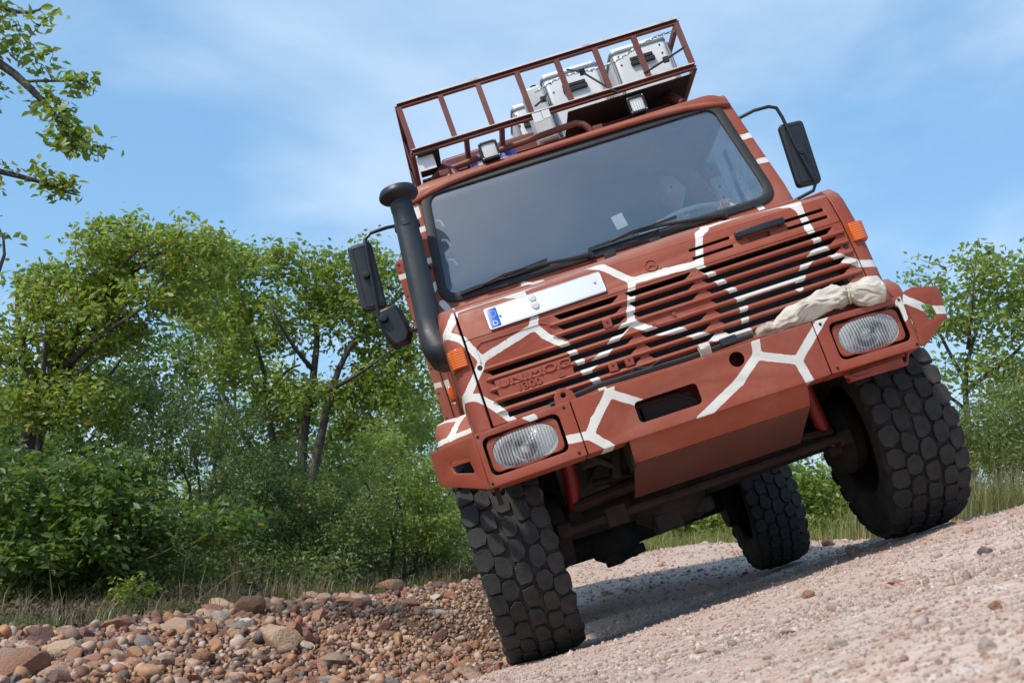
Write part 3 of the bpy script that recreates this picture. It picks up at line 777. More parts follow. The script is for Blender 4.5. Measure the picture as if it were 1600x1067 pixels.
FLARE_LINES = [[(-1.16, 1.185), (-1.067, 1.185), (-1.0, 1.165), (-.95, 1.2)], [(-1.0, 1.167), (-1.035, 1.122), (-1.07, 1.085), (-1.16, 1.078)], [(-1.07, 1.085), (-.97, 1.092)]]
BOX_LINES = [[(-1.2, 2.445), (-0.9, 2.447)], [(-1.2, 1.73), (-0.99, 1.722), (-.985, 1.60)], [(-.99, 1.722), (-.8, 1.74)]]
P_FRONT = red_paint('giraffe_front_paint', FRONT_LINES, .0165); P_BUMP = red_paint('giraffe_bumper_paint', BUMPER_LINES, .0185)
P_CAB = red_paint('giraffe_cab_paint', CAB_LINES, .016); P_FLARE = red_paint('giraffe_flare_paint', FLARE_LINES, .011); P_BOX = red_paint('giraffe_box_paint', BOX_LINES, .016)
RED_M = M['red']

truck = empty('off_road_truck')
truck.matrix_world = TR
tag(truck, 'brick red off-road truck with white giraffe pattern climbing tilted over the gravel road', 'truck')
bg_ = (.11 - .067) / (1.428 - 1.04); ag_ = .067 - bg_ * 1.04
bl_ = .05 / .152; al_ = .11 - bl_ * 1.428
gy = lambda z: ag_ + bg_ * z
ly = lambda z: al_ + bl_ * z
def fm(yf): return lambda u, v, d: Vector((u, yf(u, v) - d, v))

# --- bumper
def by(u, v):
    a = abs(u); return -.03 + max(0, a - .545) / .42 * .065
bumper = plate('bumper', rrect(-.54, .782, .54, 1.02, .006, 2), [rrect(-.292, .836, -.014, .928, .022), circ(.185, .967, .033)], .010, .002, fm(lambda u, v: -.03), P_BUMP, truck,
   MB().box((0, .055, 1.0145), (1.075, .165, .008)).box((0, .055, .788), (1.075, .165, .008)).box((0, .13, .895), (1.06, .01, .20)))
MBt = MB().tube([(-.28, .02, .85), (-.28, .02, .915), (-.10, .025, .915), (-.02, .03, .86)], .011)
MBt.box((-.15, .06, .875), (.22, .07, .075))
MBt.build('tow_hitch', M['rust'], bumper, .006)
for sx in (-1, 1):
    hole = rrect(.605, .822, .945, .992, .035)
    pts = [(.5455, .782), (.968, .782), (.968, 1.018), (.5455, 1.02)]
    ou = rpoly(pts, .006, 2)
    if sx < 0: ou = [(-a, z) for a, z in ou]; hole = [(-a, z) for a, z in hole]
    ex = MB()
    ex.loft([[(sx * .5455, -.024, 1.018), (sx * .966, .041, 1.016), (sx * .966, .20, 1.016), (sx * .5455, .14, 1.018)], [(sx * .5455, -.024, 1.010), (sx * .966, .041, 1.008), (sx * .966, .20, 1.008), (sx * .5455, .14, 1.010)]])
    ex.loft([[(sx * .5455, -.024, .790), (sx * .966, .041, .790), (sx * .966, .20, .790), (sx * .5455, .14, .790)], [(sx * .5455, -.024, .783), (sx * .966, .041, .783), (sx * .966, .20, .783), (sx * .5455, .14, .783)]])
    sg = plate('bumper_side_section', ou, [hole], .010, .002, fm(by), P_BUMP, truck, ex)
    # headlight: recessed bezel, chrome bowl, fluted oval lens
    hc = (sx * .775, .906)
    hl = empty('headlight', (0, 0, 0), truck)
    bz = rrect(.617, .835, .932, .980, .034)
    lens_o = circ(hc[0], hc[1], .140, 40, 1.0, 2.6); lens_o = [(x, hc[1] + (z - hc[1]) * .545) for x, z in lens_o]
    if sx < 0: bz = [(-a, z) for a, z in bz]
    plate('bezel', bz, [lens_o], .012, .004, fm(lambda u, v: by(u, v) + .016), RED_M, hl)
    y0 = by(hc[0], 0) + .016
    back = MB()
    rings = []
    for k, (q, dy) in enumerate(((1.0, .0), (.97, .03), (.80, .075), (.45, .105), (.1, .115))):
        rings.append([(hc[0] + (x - hc[0]) * q, by(x, z) + .018 + dy, hc[1] + (z - hc[1]) * q) for x, z in lens_o])
    back.loft(rings, cap=False).build('reflector', M['chrome'], hl)
    bulb = MB().lathe([(.001, -.022), (.020, -.021), (.024, -.016), (.024, .0), (.012, .01), (.01, .06)], (hc[0], y0 + .07, hc[1]), (0, 1, 0), 18)
    bulb.lathe([(.052, -.012), (.056, -.012), (.056, .02), (.050, .02)], (hc[0], y0 + .055, hc[1]), (0, 1, 0), 24, True)
    bulb.build('bulb_shield', M['screw'], hl)
    rings = []
    for q, dy in ((1.0, .004), (.96, -.006), (.75, -.014), (.4, -.019), (.02, -.020)):
        rings.append([(hc[0] + (x - hc[0]) * q, by(x, z) + .014 + dy, hc[1] + (z - hc[1]) * q) for x, z in lens_o])
    MB().loft(rings, cap=False).build('lens', M['lamp_glass'], hl, angle=60)
    bk = MB().box((sx * .78, .12, .905), (.36, .02, .18)); bk.build('lamp_box', M['dark'], hl)
    for bx, bz_ in ((.640, .85), (.925, .85), (.56, .80), (.60, 1.0), (.955, .80), (.955, 1.0)):
        pass
    bolts = MB()
    for u, v in ((.575, 1.0), (.575, .80), (.955, 1.004), (.955, .797)):
        bolts.lathe([(.001, -.004), (.006, -.003), (.007, 0)], (sx * u, by(u, v) - .005, v), (0, 1, 0), 8)
    bolts.build('bolt', M['dark'], sg)
# end plates
def endl(u, v, d): # u = distance back from the fold
    return Vector((-.972 - u * .60 + d, .045 + u * .80, v + u * .10))
plate('bumper_end_plate', rpoly([(0, .780), (.33, .858), (.33, 1.012), (0, 1.018)], .01, 2), [rpoly([(.055, .862), (.20, .890), (.215, .925), (.205, .945), (.075, .935)], .016)], .008, .002, endl, P_BUMP, truck)
ep = [(.970, .792), (1.005, .787), (1.158, .880), (1.172, 1.0), (1.160, 1.022), (1.05, 1.046), (1.0, 1.036), (.972, .985), (.985, .93), (.985, .85)]
plate('bumper_end_plate', rpoly(ep, .012, 3), [rpoly([(1.052, .962), (1.104, .955), (1.112, .905), (1.098, .885), (1.066, .888)], .012)], .008, .002, fm(lambda u, v: .05 + (u - .97) * .30), P_BUMP, truck)
MB().loft([[(.972, .05, .80), (.972, .30, .80), (.972, .30, .98), (.972, .05, 1.0)], [(.98, .05, .80), (.98, .30, .80), (.98, .30, .98), (.98, .05, 1.0)]]).build('bumper_end_bracket', RED_M, truck, .003)
# fog lamp bracket hanging below the right of the bumper, stub under the left
mbk = MB().tube([(.62, .06, .772), (.66, .05, .742), (.90, .08, .738), (.925, .09, .785)], .010).box((.78, .075, .752), (.20, .05, .030)).box((.66, .08, .752), (.05, .06, .03))
mbk.build('lower_lamp_bracket', RED_M, truck, .004)
MB().box((-.945, .11, .745), (.022, .03, .07)).build('bracket_stub', M['rust'], truck, .003)

# --- grille
rows = [1.4215 - .0495 * k for k in range(7)]
holes = []
def opening(l, r_, top, slant=.042): return rpoly([(l + .022, top - .027), (r_ - slant, top - .027), (r_, top - .001), (l, top - .001)], [.012, .030, .004, .004], 4)
for k, t0 in enumerate(rows):
    if k < 3: holes.append(opening(-.476, -.170, t0))
    else: holes.append(opening(-.832 , -.172, t0))
    if k != 3: holes.append(opening(-.147, .168, t0))
    holes.append(opening(.194, .836, t0))
holes.append(rpoly([(-.80, 1.048), (.30, 1.048), (.30, 1.072), (-.80, 1.072)], .008, 3))
grille = plate('grille_panel', rrect(-.876, 1.030, .876, 1.4305, .004, 2), holes, .010, .0015, fm(lambda u, v: gy(v)), P_FRONT, truck)
for k in range(7):
    zc = rows[k] - .0395
    prof = [(-.0095, 0), (-.0075, -.009), (-.003, -.014), (.003, -.014), (.0075, -.009), (.0095, 0)]
    x0 = -.845 if k >= 2 else -.508
    if k < 2: x0 = -.508
    ringsL = [[(x, gy(zc + dz) - .0055 + dy, zc + dz) for dz, dy in prof] for x in (x0, x0 + .012, .862, .872)]
    for r4 in (ringsL[0], ringsL[-1]):
        for q in range(6): r4[q] = (r4[q][0], gy(r4[q][2]) - .0050, r4[q][2])
    MB().loft(ringsL).build('slat', P_FRONT, grille, angle=50)
# raised border round the blank panel
MB().tube([(-.843, gy(1.30) - .007, 1.318), (-.843, gy(1.39) - .007, 1.385), (-.815, gy(1.405) - .007, 1.405), (-.54, gy(1.405) - .007, 1.405), (-.515, gy(1.395) - .007, 1.393), (-.512, gy(1.37) - .007, 1.345)], .004, 6).build('blank_panel_rib', P_FRONT, grille)
void = MB().box((0, .30, 1.235), (1.70, .02, .38))  # black box put in as the shade behind the grille openings
void.build('dark_grille_backing', M['black_rubber'], truck)
for px_, pz in ((.02, 1.255), (-.078, 1.240)):
    MB().lathe([(.001, -.012), (.009, -.011), (.010, 0)], (px_, gy(pz) - .016, pz), (0, 1, 0), 10).build('screw', RED_M, grille)
for px_, pz in ((.851, 1.313), (-.852, 1.297)):
    MB().lathe([(.001, -.003), (.010, -.003), (.012, .001)], (px_, gy(pz) - .006, pz), (0, 1, 0), 14).build('lock_hole', M['black_rubber'], grille)
for tx, tz in ((-.266, 1.308), (-.309, 1.115), (-.235, 1.116)):
    tb = MB().box((tx, gy(tz) - .016, tz), (.040, .020, .044)).build('mounting_tab', RED_M, grille, .004)
    MB().lathe([(.001, -.002), (.0045, -.002), (.005, .001)], (tx, gy(tz) - .027, tz + .005), (0, 1, 0), 10).build('hole', M['black_rubber'], tb)
# badge plate with its letters
badge = MB().loft([[(-.812, gy(1.13) - .016, 1.1305), (-.474, gy(1.14) - .016, 1.141), (-.469, gy(1.22) - .016, 1.222), (-.812, gy(1.22) - .016, 1.219)], [(-.812, gy(1.13) + .004, 1.1305), (-.474, gy(1.14) + .004, 1.141), (-.469, gy(1.22) + .004, 1.222), (-.812, gy(1.22) + .004, 1.219)]]).build('badge_plate', RED_M, grille, .003)
bf = lambda ox, oz, sx_: (lambda u, v, d: Vector((ox + u * sx_, gy(oz + v) - .0175 - d, oz + v)))
text_mesh('UNIMOG', .050, .0045, bf(-.640, 1.197, 1.62), 'lettering', RED_M, badge, bev=.001)
text_mesh('1300', .046, .0045, bf(-.675, 1.157, 1.25), 'lettering', RED_M, badge, bev=.001)
text_mesh('L', .046, .0045, bf(-.53, 1.158, 1.25), 'lettering', RED_M, badge, bev=.001)

# --- engine lid
lh = [rpoly([(.196, 1.514), (.388, 1.516), (.392, 1.531), (.196, 1.529)], .006, 3), rpoly([(.196, 1.470), (.388, 1.472), (.392, 1.487), (.196, 1.485)], .006, 3), rpoly([(.644, 1.508), (.832, 1.506), (.834, 1.523), (.644, 1.525)], .006, 3), rpoly([(.644, 1.468), (.834, 1.467), (.836, 1.483), (.644, 1.484)], .006, 3),
      rpoly([(.464, 1.470), (.562, 1.470), (.566, 1.500), (.462, 1.500)], .008, 3)]
top = MB()
prof = [(ly(1.570) - .006, 1.570)]
for k in range(1, 9):
    a = k / 8; prof.append((.154 + .075 * a ** 1.6, 1.571 + .022 * math.sin(a * 1.45)))
prof += [(.45, 1.660), (.88, 1.785), (.88, 1.770), (.45, 1.645), (.23, 1.58), (ly(1.570) + .006, 1.560)]
xs_ = [-.876, -.872] + [-.8 + .1 * k for k in range(17)] + [.872, .876]
top.loft([[(x, y + (.003 if abs(x) > .874 else 0), z + (.004 + .034 * math.exp(-((x - .24) / .40) ** 2)) * min(1, max(0, (z - 1.571) / .02)) * (1 if y < .5 else .6)) for y, z in prof] for x in xs_])
lid = plate('engine_lid', rrect(-.876, 1.4335, .876, 1.573, .004, 2), lh, .010, .0015, fm(lambda u, v: ly(v)), P_FRONT, truck, top)
MB().box((0, .24, 1.50), (1.6, .01, .12)).build('air_intake_void', M['dark'], truck)
han = MB().box((.525, ly(1.515) - .030, 1.517), (.232, .022, .030)).box((.425, ly(1.515) - .012, 1.512), (.03, .03, .03)).box((.625, ly(1.515) - .012, 1.512), (.03, .03, .03))
han.build('lid_handle', M['black_plastic'], lid, .006)
MB().box((.515, ly(1.49) + .02, 1.485), (.10, .006, .04)).build('handle_recess', RED_M, lid)
# emblem: ring with a three pointed star, painted over
em = MB(); ec = (.012, 1.510)
def lf(u, v, d): return Vector((ec[0] + u, ly(ec[1] + v) - d, ec[1] + v))
ringp = [[lf(math.cos(a) * r0, math.sin(a) * r0, d) for r0, d in ((.024, .006), (.025, .011), (.029, .011), (.030, .006))] for a in np.linspace(0, 2 * math.pi, 33)[:-1]]
em.loft(ringp + [ringp[0]], cap=False)
for k in range(3):
    a = math.pi / 2 + k * 2 * math.pi / 3
    c_, s_ = math.cos(a), math.sin(a); p_, q_ = math.cos(a + math.pi / 3), math.sin(a + math.pi / 3); p2, q2 = math.cos(a - math.pi / 3), math.sin(a - math.pi / 3)
    em.add([lf(0, 0, .013), lf(c_ * .026, s_ * .026, .007), lf(p_ * .006, q_ * .006, .0065), lf(p2 * .006, q2 * .006, .0065)], [(0, 2, 1), (0, 1, 3)])
em.build('emblem', RED_M, lid)
# number plate: blank white with blue strip
pc = [(-.753, 1.447), (-.218, 1.456), (-.217, 1.556), (-.753, 1.548)]
npl = plate('number_plate', rpoly(pc, .010, 4), [], .006, .002, fm(lambda u, v: ly(v) - .014), M['plate_white'], truck)
rim = plate('plate_rim', rpoly([(-.757, 1.443), (-.214, 1.452), (-.213, 1.560), (-.757, 1.552)], .012, 4), [rpoly([(-.750, 1.450), (-.221, 1.459), (-.220, 1.553), (-.750, 1.545)], .008, 4)], .008, .002, fm(lambda u, v: ly(v) - .013), M['screw'], npl)
eu = plate('blue_strip', rpoly([(-.748, 1.452), (-.702, 1.4528), (-.702, 1.544), (-.748, 1.5435)], .004, 2), [], .0014, .0003, fm(lambda u, v: ly(v) - .0178), M['blue_print'], npl)
text_mesh('D', .034, .0006, lambda u, v, d: Vector((-.725 + u, ly(1.468 + v) - .0195 - d, 1.468 + v)), 'country_letter', M['plate_white'], npl)
st = MB()
for k in range(12):
    a = k * math.pi / 6; cx_, cz_ = -.725 + .015 * math.cos(a), 1.517 + .015 * math.sin(a)
    vs = []
    for j in range(10):
        rr = .0032 if j % 2 == 0 else .0014; b_ = math.pi / 2 + j * math.pi / 5
        vs.append((cx_ + rr * math.cos(b_), ly(cz_ + rr * math.sin(b_)) - .0196, cz_ + rr * math.sin(b_)))
    st.add(vs, [tuple(range(10))])
tag(st.build('star_ring', simple('gold_print', (.62, .50, .10), .5), npl, smooth=False), kind='stuff')
for bx_, bz_, rr in ((-.536, 1.527, .013), (-.535, 1.489, .015)):
    MB().lathe([(.001, -.010), (rr * .8, -.010), (rr, -.006), (rr, 0), (rr * 1.5, .001), (rr * 1.5, .004)], (bx_, ly(bz_) - .019, bz_), (0, 1, 0), 18).build('plate_bolt', M['plate_white'], npl)
for bx_, bz_ in ((-.252, 1.510), (-.695, 1.497)):
    MB().lathe([(.001, -.006), (.005, -.005), (.006, 0)], (bx_, ly(bz_) - .0175, bz_), (0, 1, 0), 10).build('screw', M['screw'], npl)

# --- front corner panels with indicators
for sx in (-1, 1):
    def sec(z, yb, back):
        q = [(.885, yb), (.925, yb + .004), (.950, yb + .022), (.962, yb + .06), (.968, yb + .3), (.968, back), (.885, back)]
        return [(sx * x, y, z) for x, y in q]
    rg = [sec(1.025, gy(1.02) + .004, .95), sec(1.3, gy(1.3) + .002, .95), sec(1.43, gy(1.43) + .002, .95), sec(1.54, ly(1.54) + .002, .95)]
    rg.append([(x * .998, y + (.012 if y < .3 else 0), 1.58) for x, y, z in sec(1.58, ly(1.57) + .004, .95)])
    rg.append([(sx * (.885 + (abs(x) - .885) * .75), max(y, .215) , 1.615 + max(0, y - .2) * .24) for x, y, z in sec(1.6, .215, .95)])
    MB().loft(rg).build('corner_panel', P_FRONT, truck, .004, angle=45)
    ind = MB(); iy = gy(1.36)
    ir = []
    for k, (gx, dy) in enumerate(((.893, -.002), (.897, -.018), (.945, -.017), (.966, .0), (.974, .05), (.974, .10))):
        ir.append([(sx * gx, iy + dy, 1.322), (sx * gx, iy + dy, 1.408)])
    vs = [p for q in ir for p in q]; fs = [(2 * k, 2 * k + 2, 2 * k + 3, 2 * k + 1) for k in range(5)]
    vs += [(sx * .90, iy + .06, 1.322), (sx * .90, iy + .06, 1.408)]
    fs += [tuple(range(0, 12, 2)) + (12,), tuple(range(1, 12, 2)) + (13,), (10, 12, 13, 11), (0, 1, 13, 12)]
    ind.add(vs, fs).build('indicator', M['amber'], truck, .004)
MB().box((-.992, 1.5, 1.50), (.03, .05, .085)).build('side_marker', M['amber'], truck, .008)

# --- cab
def cy(u, v): return .885 + .224 * (v - 1.82)
cab_o = rpoly([(-.985, 1.70), (.985, 1.70), (.972, 1.90), (.884, 2.545), (-.884, 2.545), (-.972, 1.90)], [.01, .01, .2, .13, .13, .2], 6)
ws = rpoly([(-.893, 1.838), (.893, 1.838), (.816, 2.476), (-.816, 2.476)], [.085, .085, .085, .085], 7)
seal_o = rpoly([(-.914, 1.819), (.914, 1.819), (.835, 2.495), (-.835, 2.495)], .105, 7)
seal_i = rpoly([(-.862, 1.866), (.862, 1.866), (.788, 2.449), (-.788, 2.449)], .065, 7)
cab = plate('cab', cab_o, [ws], .045, .016, fm(lambda u, v: cy(u, v) + .016), P_CAB, truck)
plate('windscreen_seal', seal_o, [seal_i], .020, .008, fm(lambda u, v: cy(u, v) - .008), M['black_rubber'], cab)
pane = rpoly([(-.866, 1.862), (.866, 1.862), (.792, 2.453), (-.792, 2.453)], .066, 7)
plate('windscreen', pane, [], .006, .001, fm(lambda u, v: cy(u, v) - .004), M['glass'], cab)
def sideplate(sx):
    ou = rpoly([(.93, 1.35), (2.08, 1.35), (2.08, 2.51), (1.06, 2.53), (.93, 1.9)], [.02, .02, .05, .05, .02], 4)
    wi = rpoly([(1.10, 1.78), (2.0, 1.78), (2.0, 2.455), (1.14, 2.455)], .05, 4)
    f_ = lambda u, v, d: Vector((sx * (.965 - max(0, v - 1.85) * .125 - d * sx), u, v))
    cs = plate('door_panel', ou, [wi], .03, .006, f_, P_CAB, cab)
    plate('door_glass', rpoly([(1.09, 1.77), (2.01, 1.77), (2.01, 2.465), (1.13, 2.465)], .05, 4), [], .004, .0008, f_, M['side_glass'], cab)
    MB().box((sx * .935, 1.58, 2.08), (.02, .03, .62)).build('window_post', M['black_rubber'], cab)
for sx in (-1, 1): sideplate(sx)
rf = MB(); rr_ = []
for y in (.995, 1.03, 1.10, 1.5, 2.0, 2.08):
    hgt = {.995: 2.505, 1.03: 2.530, 1.10: 2.545}.get(y, 2.56 if y < 2.05 else 2.52)
    rr_.append([(x, y, hgt - .06 * (abs(x) / .9) ** 6 - .012 * (x / .9) ** 2) for x in np.linspace(-.888, .888, 17)])
rf.loft(rr_, close=False)
o = rf.build('roof', RED_M, cab); md = o.modifiers.new('thick', 'SOLIDIFY'); md.thickness = .02
MB().box((0, 2.06, 1.81), (1.80, .02, 1.44)).build('rear_wall', M['interior'], cab)
MB().box((0, 1.5, 1.09), (1.80, 1.15, .02)).build('cab_floor', M['interior'], cab)
dash = MB().box((0, 1.03, 1.66), (1.80, .24, .30)).build('dashboard', M['interior'], cab, .04)
MB().box((-.5, 2.03, 2.2), (.9, .02, .35)).build('headliner_panel', M['interior'], cab)
# cowl under the glass, with the wiper spindles
cw = MB().loft([[(x, .80, 1.775), (x, .885, 1.80), (x, .885, 1.70), (x, .80, 1.70)] for x in (-.97, .97)])
cw.build('cowl', P_CAB, truck, .004)
wy = lambda z: .885 + .224 * (z - 1.82) - .035
for piv, mid, b0, b1 in (((-.115, 1.835), (-.34, 1.862), (-.80, 1.850), (-.33, 1.884)), ((.600, 1.822), (.30, 1.868), (-.116, 1.866), (.37, 1.894))):
    wp = MB().tube([(piv[0], wy(piv[1]) + .03, piv[1]), (piv[0], wy(piv[1]) - .012, piv[1])], .018, 10)
    wp.tube([(piv[0], wy(piv[1]) - .008, piv[1]), ((piv[0] + mid[0]) / 2, wy(1.85) - .012, (piv[1] + mid[1]) / 2 - .002), (mid[0], wy(mid[1]) - .012, mid[1]), ((b0[0] + b1[0]) / 2, wy(b0[1]) - .006, (b0[1] + b1[1]) / 2)], [.014, .010, .008, .006], 6)
    w_ = wp.build('wiper', M['black_plastic'], truck)
    d_ = Vector((b1[0] - b0[0], 0, b1[1] - b0[1]))
    bl = MB()
    bl.loft([[(b0[0] + d_.x * k, wy(b0[1] + d_.z * k) + dy, b0[1] + d_.z * k + dz) for dy, dz in ((-.004, .009), (-.004, -.007), (.018, -.002), (.018, .002))] for k in (0, .33, .66, 1)])
    bl.tube([(b0[0] + d_.x * .25, wy(b0[1]) - .008, b0[1] + d_.z * .25), (b0[0] + d_.x * .5, wy(b0[1]) - .022, b0[1] + d_.z * .5 + .006), (b0[0] + d_.x * .75, wy(b0[1]) - .008, b0[1] + d_.z * .75)], .005, 5)
    bl.build('wiper_blade', M['black_rubber'], w_)
for bx_ in (-.03, .21):
    MB().box((bx_, .80, 1.786), (.06, .02, .035)).build('lid_hinge', M['black_rubber'], truck, .004)

# --- cargo body behind the cab
bx_o = rpoly([(-1.070, 1.10), (1.055, 1.10), (1.055, 2.56), (-1.075, 2.56)], [.02, .02, .03, .04], 3)
bd = plate('cargo_body', bx_o, [], .03, .006, fm(lambda u, v: 2.25), P_BOX, truck, MB().box((0, 3.75, 1.83), (2.08, 2.95, 1.44)))
ed = MB()
for z in (2.53, 1.9, 1.3):
    ed.lathe([(.001, -.006), (.008, -.005), (.009, 0)], (-1.055, 2.234, z), (0, 1, 0), 8)
for z in np.arange(1.2, 2.5, .16):
    ed.lathe([(.001, -.004), (.006, -.003), (.007, 0)], (-1.060, 2.234, float(z)), (0, 1, 0), 8)
tag(ed.build('rivets', RED_M, bd), kind='stuff')
MB().box((-1.02, 2.225, 1.78), (.012, .010, 1.35)).build('corner_strip', RED_M, bd, .002)

# --- wheel arches
for sx in (-1, 1):
    rg = []
    for y, z, ny, nz in ((.335, .96, -1, .1), (.345, 1.08, -1, .2), (.375, 1.145, -.8, .6), (.44, 1.185, -.4, .9), (.56, 1.202, -.1, 1), (.83, 1.205, 0, 1), (1.10, 1.19, .2, 1), (1.28, 1.12, .7, .7), (1.37, 1.0, 1, .2), (1.38, .92, 1, 0)):
        rg.append([(sx * x, y - ny * q, z - nz * q) for x, q in ((.955, 0), (1.06, 0), (1.105, .008), (1.125, .030), (1.130, .065), (1.118, .065), (1.108, .030), (1.06, .018), (.955, .018))])
    MB().loft(rg).build('wheel_arch', P_FLARE, truck, angle=50)
    MB().loft([[(sx * .6, .83 - math.cos(a) * .60, .58 + math.sin(a) * .60), (sx * .97, .83 - math.cos(a) * .60, .58 + math.sin(a) * .60)] for a in np.linspace(R(52), R(170), 12)], close=False).build('inner_arch', M['dark'], truck)

# --- snorkel
sn = MB(); SY = .70
def sring(xc, z, hw, hd, yc=SY, n=20, p=3.0): return [(x, yc + (zz - 0) , z) for x, zz in [(a, b_) for a, b_ in circ(xc, 0, hw, n, 1, p)]] if hd is None else [(a, yc + b_ * hd / hw, z) for a, b_ in circ(xc, 0, hw, n, 1, p)]
sn.loft([sring(-.955, 1.475, .062, .10), sring(-.965, 1.50, .080, .13), sring(-.985, 1.575, .083, .13), sring(-1.0, 1.66, .064, .075), sring(-.992, 1.75, .062, .07), sring(-.972, 2.0, .060, .065, SY + .03), sring(-.952, 2.24, .058, .060, SY + .05)])
snk = sn.build('snorkel', M['snorkel'], truck, angle=50)
sc_ = MB(); sx0 = Vector((-.952, SY + .05, 2.22)); ax = Vector((.04, .06, 1)).normalized()
sc_.lathe([(.061, 0), (.066, .005), (.066, .025), (.060, .030), (.056, .10), (.058, .105), (.058, .135), (.052, .14), (.052, .165)], sx0, ax, 28)
sc_.build('clamp_collar', M['snorkel'], snk)
MB().lathe([(.05, .150), (.060, .160), (.092, .172), (.100, .182), (.101, .195), (.090, .218), (.060, .232), (.02, .238), (.001, .239)], sx0, ax, 32).build('snorkel_cap', M['snorkel'], snk)
for z in (2.05, 2.23):
    MB().tube([(-.93, SY + .09, z), (-.90, .96, z)], .010, 6).build('snorkel_bracket', M['black_rubber'], snk)

# --- mirrors
def mirror(c, w, h, lean, arm, th=.05):
    g = MB().tube(arm, .010, 8).build('mirror_arm', M['black_plastic'], truck)
    fl_ = lambda u, v, d: Vector((c[0] + u * math.cos(lean) + v * math.sin(lean), c[1] - d, c[2] + v * math.cos(lean) - u * math.sin(lean)))
    hs = plate('mirror_housing', rrect(-w / 2, -h / 2, w / 2, h / 2, .028, 5), [], th, .014, fl_, M['black_plastic'], g)
    plate('mirror_rib', rrect(-w / 2 + .02, -h / 2 + .018, w / 2 - .02, h / 2 - .018, .02, 4), [rrect(-w / 2 + .027, -h / 2 + .025, w / 2 - .027, h / 2 - .025, .015, 4)], .006, .001, lambda u, v, d: fl_(u, v, d + th / 2), M['black_plastic'], hs)
    MB().lathe([(.001, -.02), (.016, -.018), (.018, 0), (.018, .02)], (c[0], c[1] - th / 2 - .012, c[2]), (0, 1, 0), 14).build('mirror_clamp', M['black_plastic'], hs)
    return g
mirror((1.170, 1.10, 2.085), .138, .365, R(4), [(.90, 1.10, 2.375), (1.02, 1.08, 2.390), (1.10, 1.07, 2.383), (1.135, 1.062, 2.36), (1.145, 1.06, 2.30), (1.155, 1.06, 2.13), (1.175, 1.06, 1.96), (1.185, 1.07, 1.90), (1.16, 1.08, 1.865), (.96, 1.09, 1.83)])
mirror((-1.225, 1.0, 2.125), .128, .365, R(3), [(-.95, 1.02, 2.345), (-1.05, .98, 2.342), (-1.14, .965, 2.335), (-1.175, .960, 2.31), (-1.185, .958, 2.25), (-1.205, .958, 2.08), (-1.222, .960, 1.93), (-1.225, .96, 1.85), (-1.19, .965, 1.79), (-1.08, .98, 1.775), (-.96, 1.0, 1.76)])
m2 = MB()
m2.loft([[(-1.235, 1.0, 1.93), (-1.13, 1.0, 1.945), (-1.10, 1.0, 1.90), (-1.085, 1.0, 1.76), (-1.11, 1.0, 1.715), (-1.20, 1.0, 1.705), (-1.225, 1.0, 1.76), (-1.245, 1.0, 1.88)], [(-1.225, .955, 1.92), (-1.14, .955, 1.93), (-1.12, .955, 1.895), (-1.105, .955, 1.77), (-1.125, .955, 1.735), (-1.19, .955, 1.725), (-1.21, .955, 1.77), (-1.23, .955, 1.87)]])
m2 = m2.build('wide_angle_mirror', M['black_plastic'], truck, .008)
MB().lathe([(.001, -.02), (.020, -.018), (.024, 0), (.024, .02)], (-1.205, .94, 1.875), (0, 1, 0), 16).build('mirror_clamp', M['black_plastic'], m2)
# --- roof rack
RACK_P = simple('maroon_rack_paint', (.175, .046, .030), .5, var=.15, scale=5, bmp=.08, dirt=(.28, .16, .11), dirt_amt=.35)
rack = empty('roof_rack', (0, 0, 0), truck)
RY, RB = 1.05, 2.75
def rbar(name, a, b_, r_=.0125, mat=None, par=None):
    a, b_ = Vector(a), Vector(b_); d = b_ - a; L = d.length
    mb = MB(); rot = d.to_track_quat('X', 'Z').to_matrix()
    # angle section: two thin legs, so the inner groove shows
    mb.box((a + b_) / 2 + rot @ Vector((0, 0, r_ - .004)), (L, r_ * 2, .007), rot)
    mb.box((a + b_) / 2 + rot @ Vector((0, r_ - .004, -.002)), (L, .007, r_ * 2 - .006), rot)
    mb.box((a + b_) / 2 + rot @ Vector((0, -.002, -r_ + .004)), (L, r_ * 1.4, .006), rot)
    return mb.build(name, mat or RACK_P, par or rack, .001, smooth=False)
for z, nm in ((3.0, 'top_rail'), (2.72, 'bottom_rail')):
    rl = rbar(nm, (-.80, RY, z), (.80, RY, z), .016)
    MB().box((0, RY - .0172, z + (.0125 if z > 2.9 else .0135)), (1.60, .003, .0075 if z > 2.9 else .004)).box((0, RY, z + .0182), (1.60, .030, .003)).build('worn_white_edge', M['whitepaint'], rl)
    for x in (-.80, .80): rbar('side_rail', (x, RY + .015, z), (x, RB, z), .0135)
    rbar('rear_rail', (-.80, RB, z), (.80, RB, z), .0135)
for x in (-.79, -.558, -.346, -.125, .101, .319, .542, .79):
    rbar('post', (x, RY - .001, 2.733), (x - .004, RY - .001, 2.987), .015)
for x in (-.80, .80):
    for y in (1.5, 1.95, 2.4, 2.74): rbar('post', (x, y, 2.733), (x, y, 2.987), .0125)
for x in (-.4, 0., .4): rbar('post', (x, RB, 2.733), (x, RB, 2.987), .0125)
for x in (-.50, -.30): rbar('cross_bar', (x, RY + .02, 2.715), (x, RB - .02, 2.715), .014)
for y in (1.45, 2.1): rbar('cross_bar', (-.78, y, 2.69), (.78, y, 2.69), .014)
MB().box((.425, 1.88, 2.703), (.71, 1.56, .006)).build('floor_panel', M['rust'], rack)
for k in range(4):
    MB().box((-.72, 1.20 + k * .40, 2.700), (.12, .34, .016)).build('floor_board', M['rust'], rack, .004)
MB().box((-.745, RY + .02, 2.655), (.095, .004, .085)).build('light_bracket', M['alu'], rack, .003)
MB().box((-.105, RY - .015, 2.700), (.050, .006, .055)).box((-.055, RY - .014, 2.705), (.045, .006, .050)).build('light_bracket', M['alu'], rack, .003)
